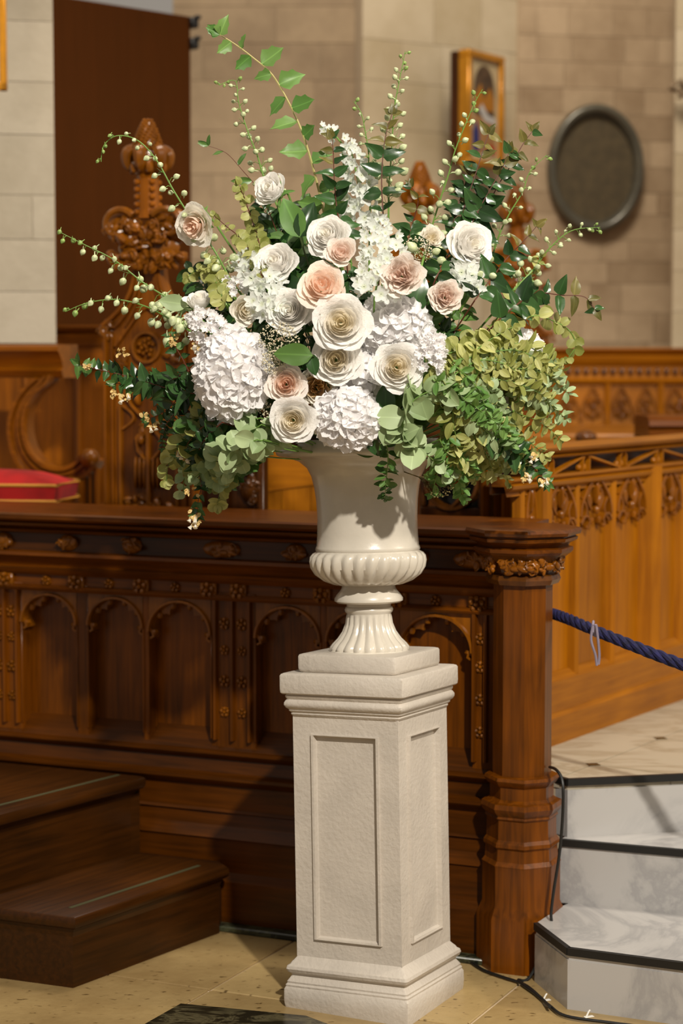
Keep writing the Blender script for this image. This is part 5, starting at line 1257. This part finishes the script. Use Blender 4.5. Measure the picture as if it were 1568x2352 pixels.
# ---------------- eucalyptus ----------------
def euc(label, pts, size=34, step=17, mat='l_silver', kind='round', dy=-.04, smat='stemg', group=None, **k):
    return branch('eucalyptus_sprig', label, pts, kind, size, step, mat, smat, group, dy=dy, tip=k.pop('tip', None), fwd=.3, jit=.8, cat='eucalyptus', **k)
euc('silver eucalyptus sprig with big round leaves curling below the whirled rose', [(1088, 905), (1045, 896), (1000, 896), (955, 915), (930, 955), (925, 1000), (960, 1040)], 46, 21, dy=-.07)
euc('silver eucalyptus sprig drooping over the right rim of the urn', [(1030, 1085), (1005, 1065), (975, 1040), (945, 1010), (910, 985), (900, 960)], 40, 18, dy=-.06)
euc('round leaved eucalyptus sprig hanging at lower left, palest leaves', [(448, 1096), (472, 1076), (505, 1052), (545, 1028), (590, 1010)], 36, 17, dy=-.14)
euc('pale round leaved sprig beside the palest sprig at lower left', [(495, 1112), (512, 1088), (540, 1062), (575, 1035), (605, 1010)], 34, 18, 'l_silver', dy=-.12)
euc('round leaved eucalyptus sprig reaching right at lower left', [(575, 1040), (560, 1025), (570, 1000), (600, 975)], 42, 24, dy=-.08)
euc('yellow green eucalyptus sprig hanging lowest at left', [(500, 1160), (505, 1130), (515, 1090), (530, 1050), (560, 1010)], 34, 20, 'l_yellow', dy=-.07)
euc('thin eucalyptus sprig hanging furthest left under the bouquet', [(382, 1105), (386, 1070), (400, 1045), (430, 1010), (480, 985)], 34, 24, 'l_yellow', dy=-.05)
euc('eucalyptus sprig hanging behind the lower left blossoms', [(420, 1130), (425, 1090), (440, 1050), (470, 1010)], 30, 20, 'l_silver', dy=-.03)
euc('yellow eucalyptus tuft left of the top white rose', [(548, 425), (562, 455), (570, 480), (590, 540), (605, 600)], 24, 15, 'l_yellow', smat='stemr')
euc('thin yellow eucalyptus sprig right of the ragged cream rose', [(492, 495), (520, 520), (550, 545), (580, 585), (600, 630)], 22, 20, 'l_yellow', smat='stemr')
euc('small yellow eucalyptus sprig above the white rose bud', [(430, 640), (450, 620), (480, 625), (510, 650)], 24, 14, 'l_yellow')
euc('feathery yellow green sprig between bud stem and white rose bud', [(480, 590), (490, 620), (500, 660), (520, 700)], 26, 14, 'l_yellow')
euc('tiny leaved sprig trailing down the front of the urn', [(884, 1145), (886, 1110), (890, 1070), (890, 1035), (880, 1005)], 26, 14, 'l_mid', 'oval', dy=-.06)
euc('tiny leaved sprig hanging right of the urn, leftmost of three', [(995, 1140), (998, 1110), (1005, 1080), (1000, 1050)], 26, 17, 'l_fresh', 'oval', dy=-.06)
euc('tiny leaved sprig hanging right of the urn, longest of three', [(1066, 1148), (1055, 1110), (1042, 1075), (1025, 1040), (1010, 1010)], 28, 15, 'l_fresh', 'oval', dy=-.06)
euc('tiny leaved sprig hanging right of the urn, rightmost of three', [(1092, 1095), (1075, 1065), (1055, 1035), (1030, 1005)], 26, 16, 'l_fresh', 'oval', dy=-.06)
euc('small bronze tipped sprig hanging in front of the oak posts', [(1168, 1112), (1160, 1085), (1150, 1060), (1130, 1030)], 22, 14, 'l_yellow', 'oval', dy=-.03)
euc('eucalyptus sprig arching out right above the wainscot', [(1305, 822), (1322, 792), (1306, 758), (1272, 738), (1230, 725), (1180, 740)], 30, 27, 'l_yellow', dy=-.03)
euc('feathery pale sprig reaching up right above the yellow foliage', [(1240, 590), (1225, 625), (1200, 660), (1160, 710)], 26, 18, 'l_yellow', 'oval', dy=-.0)
rr_ = random.Random(5); ends = []
for i in range(58):
    a = radians(rr_.uniform(-84, 44)); L_ = rr_.uniform(.5, 1); ex = 1010+285*L_*cos(a)*(1 if a > -1.0 else 1.25); ey = 850-190*L_*sin(a)*(1.0 if a > 0 else 1.42)
    if ey > 1105: ey = 1105-rr_.uniform(0, 30)
    bx, by = 985+rr_.uniform(0, 60), 850+rr_.uniform(-40, 60)
    mx_, my_ = (ex+bx)/2+rr_.uniform(-10, 20), (ey+by)/2-rr_.uniform(15, 55)*cos(a)
    mat = rr_.choice(('l_yellow', 'l_yellow', 'l_yellow', 'l_silver', 'l_fresh')) if ey > 800 else 'l_yellow'
    kd = rr_.choice(('oval', 'oval', 'round', 'broad'))
    dyq = rr_.uniform(-.09, .06)
    where = (', top right' if ey < 740 else ', upper right' if ey < 830 else ', right' if ey < 930 else ', lower right' if ey < 1020 else ', bottom')+(' edge' if L_ > .75 else ' heart')+' of the right foliage'
    lab_ = {'l_yellow': 'yellow green', 'l_silver': 'silver green', 'l_fresh': 'fresh green'}[mat]+' sprig, '+{'oval': 'narrow', 'round': 'round', 'broad': 'broad pointed'}[kd]+' leaves'+(' at front' if dyq < -.015 else ' at rear')+where
    euc(lab_, [(ex, ey), (ex*.6+mx_*.4+6, ey*.6+my_*.4-8), (mx_, my_), (bx, by)], rr_.uniform(24, 34), 17, mat, kd, dy=dyq, group='eucalyptus sprigs in the right foliage mass', spread=1.0)
for (ex, ey, bx, by, lab_) in ((600, 1040, 640, 990, 'green eucalyptus sprig touching the left rim of the urn'), (540, 1000, 600, 960, 'green sprig directly below the big left hydrangea'), (480, 1000, 540, 950, 'green sprig under the left edge of the big hydrangea'),
      (450, 960, 520, 930, 'green sprig beside the lower left edge of the big hydrangea'), (520, 1120, 560, 1010, 'green eucalyptus sprig hanging over the dark carved bench end'), (440, 1090, 500, 1000, 'green sprig between the two lowest left hanging sprigs'),
      (480, 1120, 520, 1040, 'second green sprig hanging above the desk ledge at left'), (560, 1080, 590, 1000, 'green sprig hanging left of the orange seat back'), (410, 1000, 480, 960, 'green sprig left below the big hydrangea'), (610, 1020, 650, 985, 'small green sprig on the urn rim at left'), (500, 1060, 540, 985, 'middle green sprig of the lower left foliage')):
    euc(lab_, [(ex, ey), ((ex+bx)/2, (ey+by)/2-12), (bx, by)], 34, 16, rr_.choice(('l_yellow', 'l_mid', 'l_silver')), rr_.choice(('round', 'broad')), dy=-.04, group='eucalyptus sprigs below the left hydrangea')

for (ex, ey, lab_, mt, kd) in ((1305, 905, 'pale sprig poking out right, level with the wainscot panels', 'l_silver', 'oval'), (1300, 962, 'silver green sprig poking out right above the pierced rail', 'l_silver', 'oval'), (1285, 1008, 'yellow green sprig touching the top of the pierced rail', 'l_yellow', 'broad'),
      (1255, 1050, 'yellow green sprig hanging before the left end of the pierced rail', 'l_yellow', 'oval'), (1215, 1082, 'yellow green sprig hanging left of the lower right abelia', 'l_yellow', 'oval'), (1125, 1092, 'yellow green sprig hanging before the left oak post', 'l_yellow', 'broad'), (1290, 852, 'yellow green sprig poking out right below the hanging arch of leaves', 'l_yellow', 'oval')):
    euc(lab_, [(ex, ey), (ex-45, ey-38), (ex-105, ey-62), (ex*.5+540, ey*.5+440)], 32, 17, mt, kd, dy=-.04, spread=1.0)
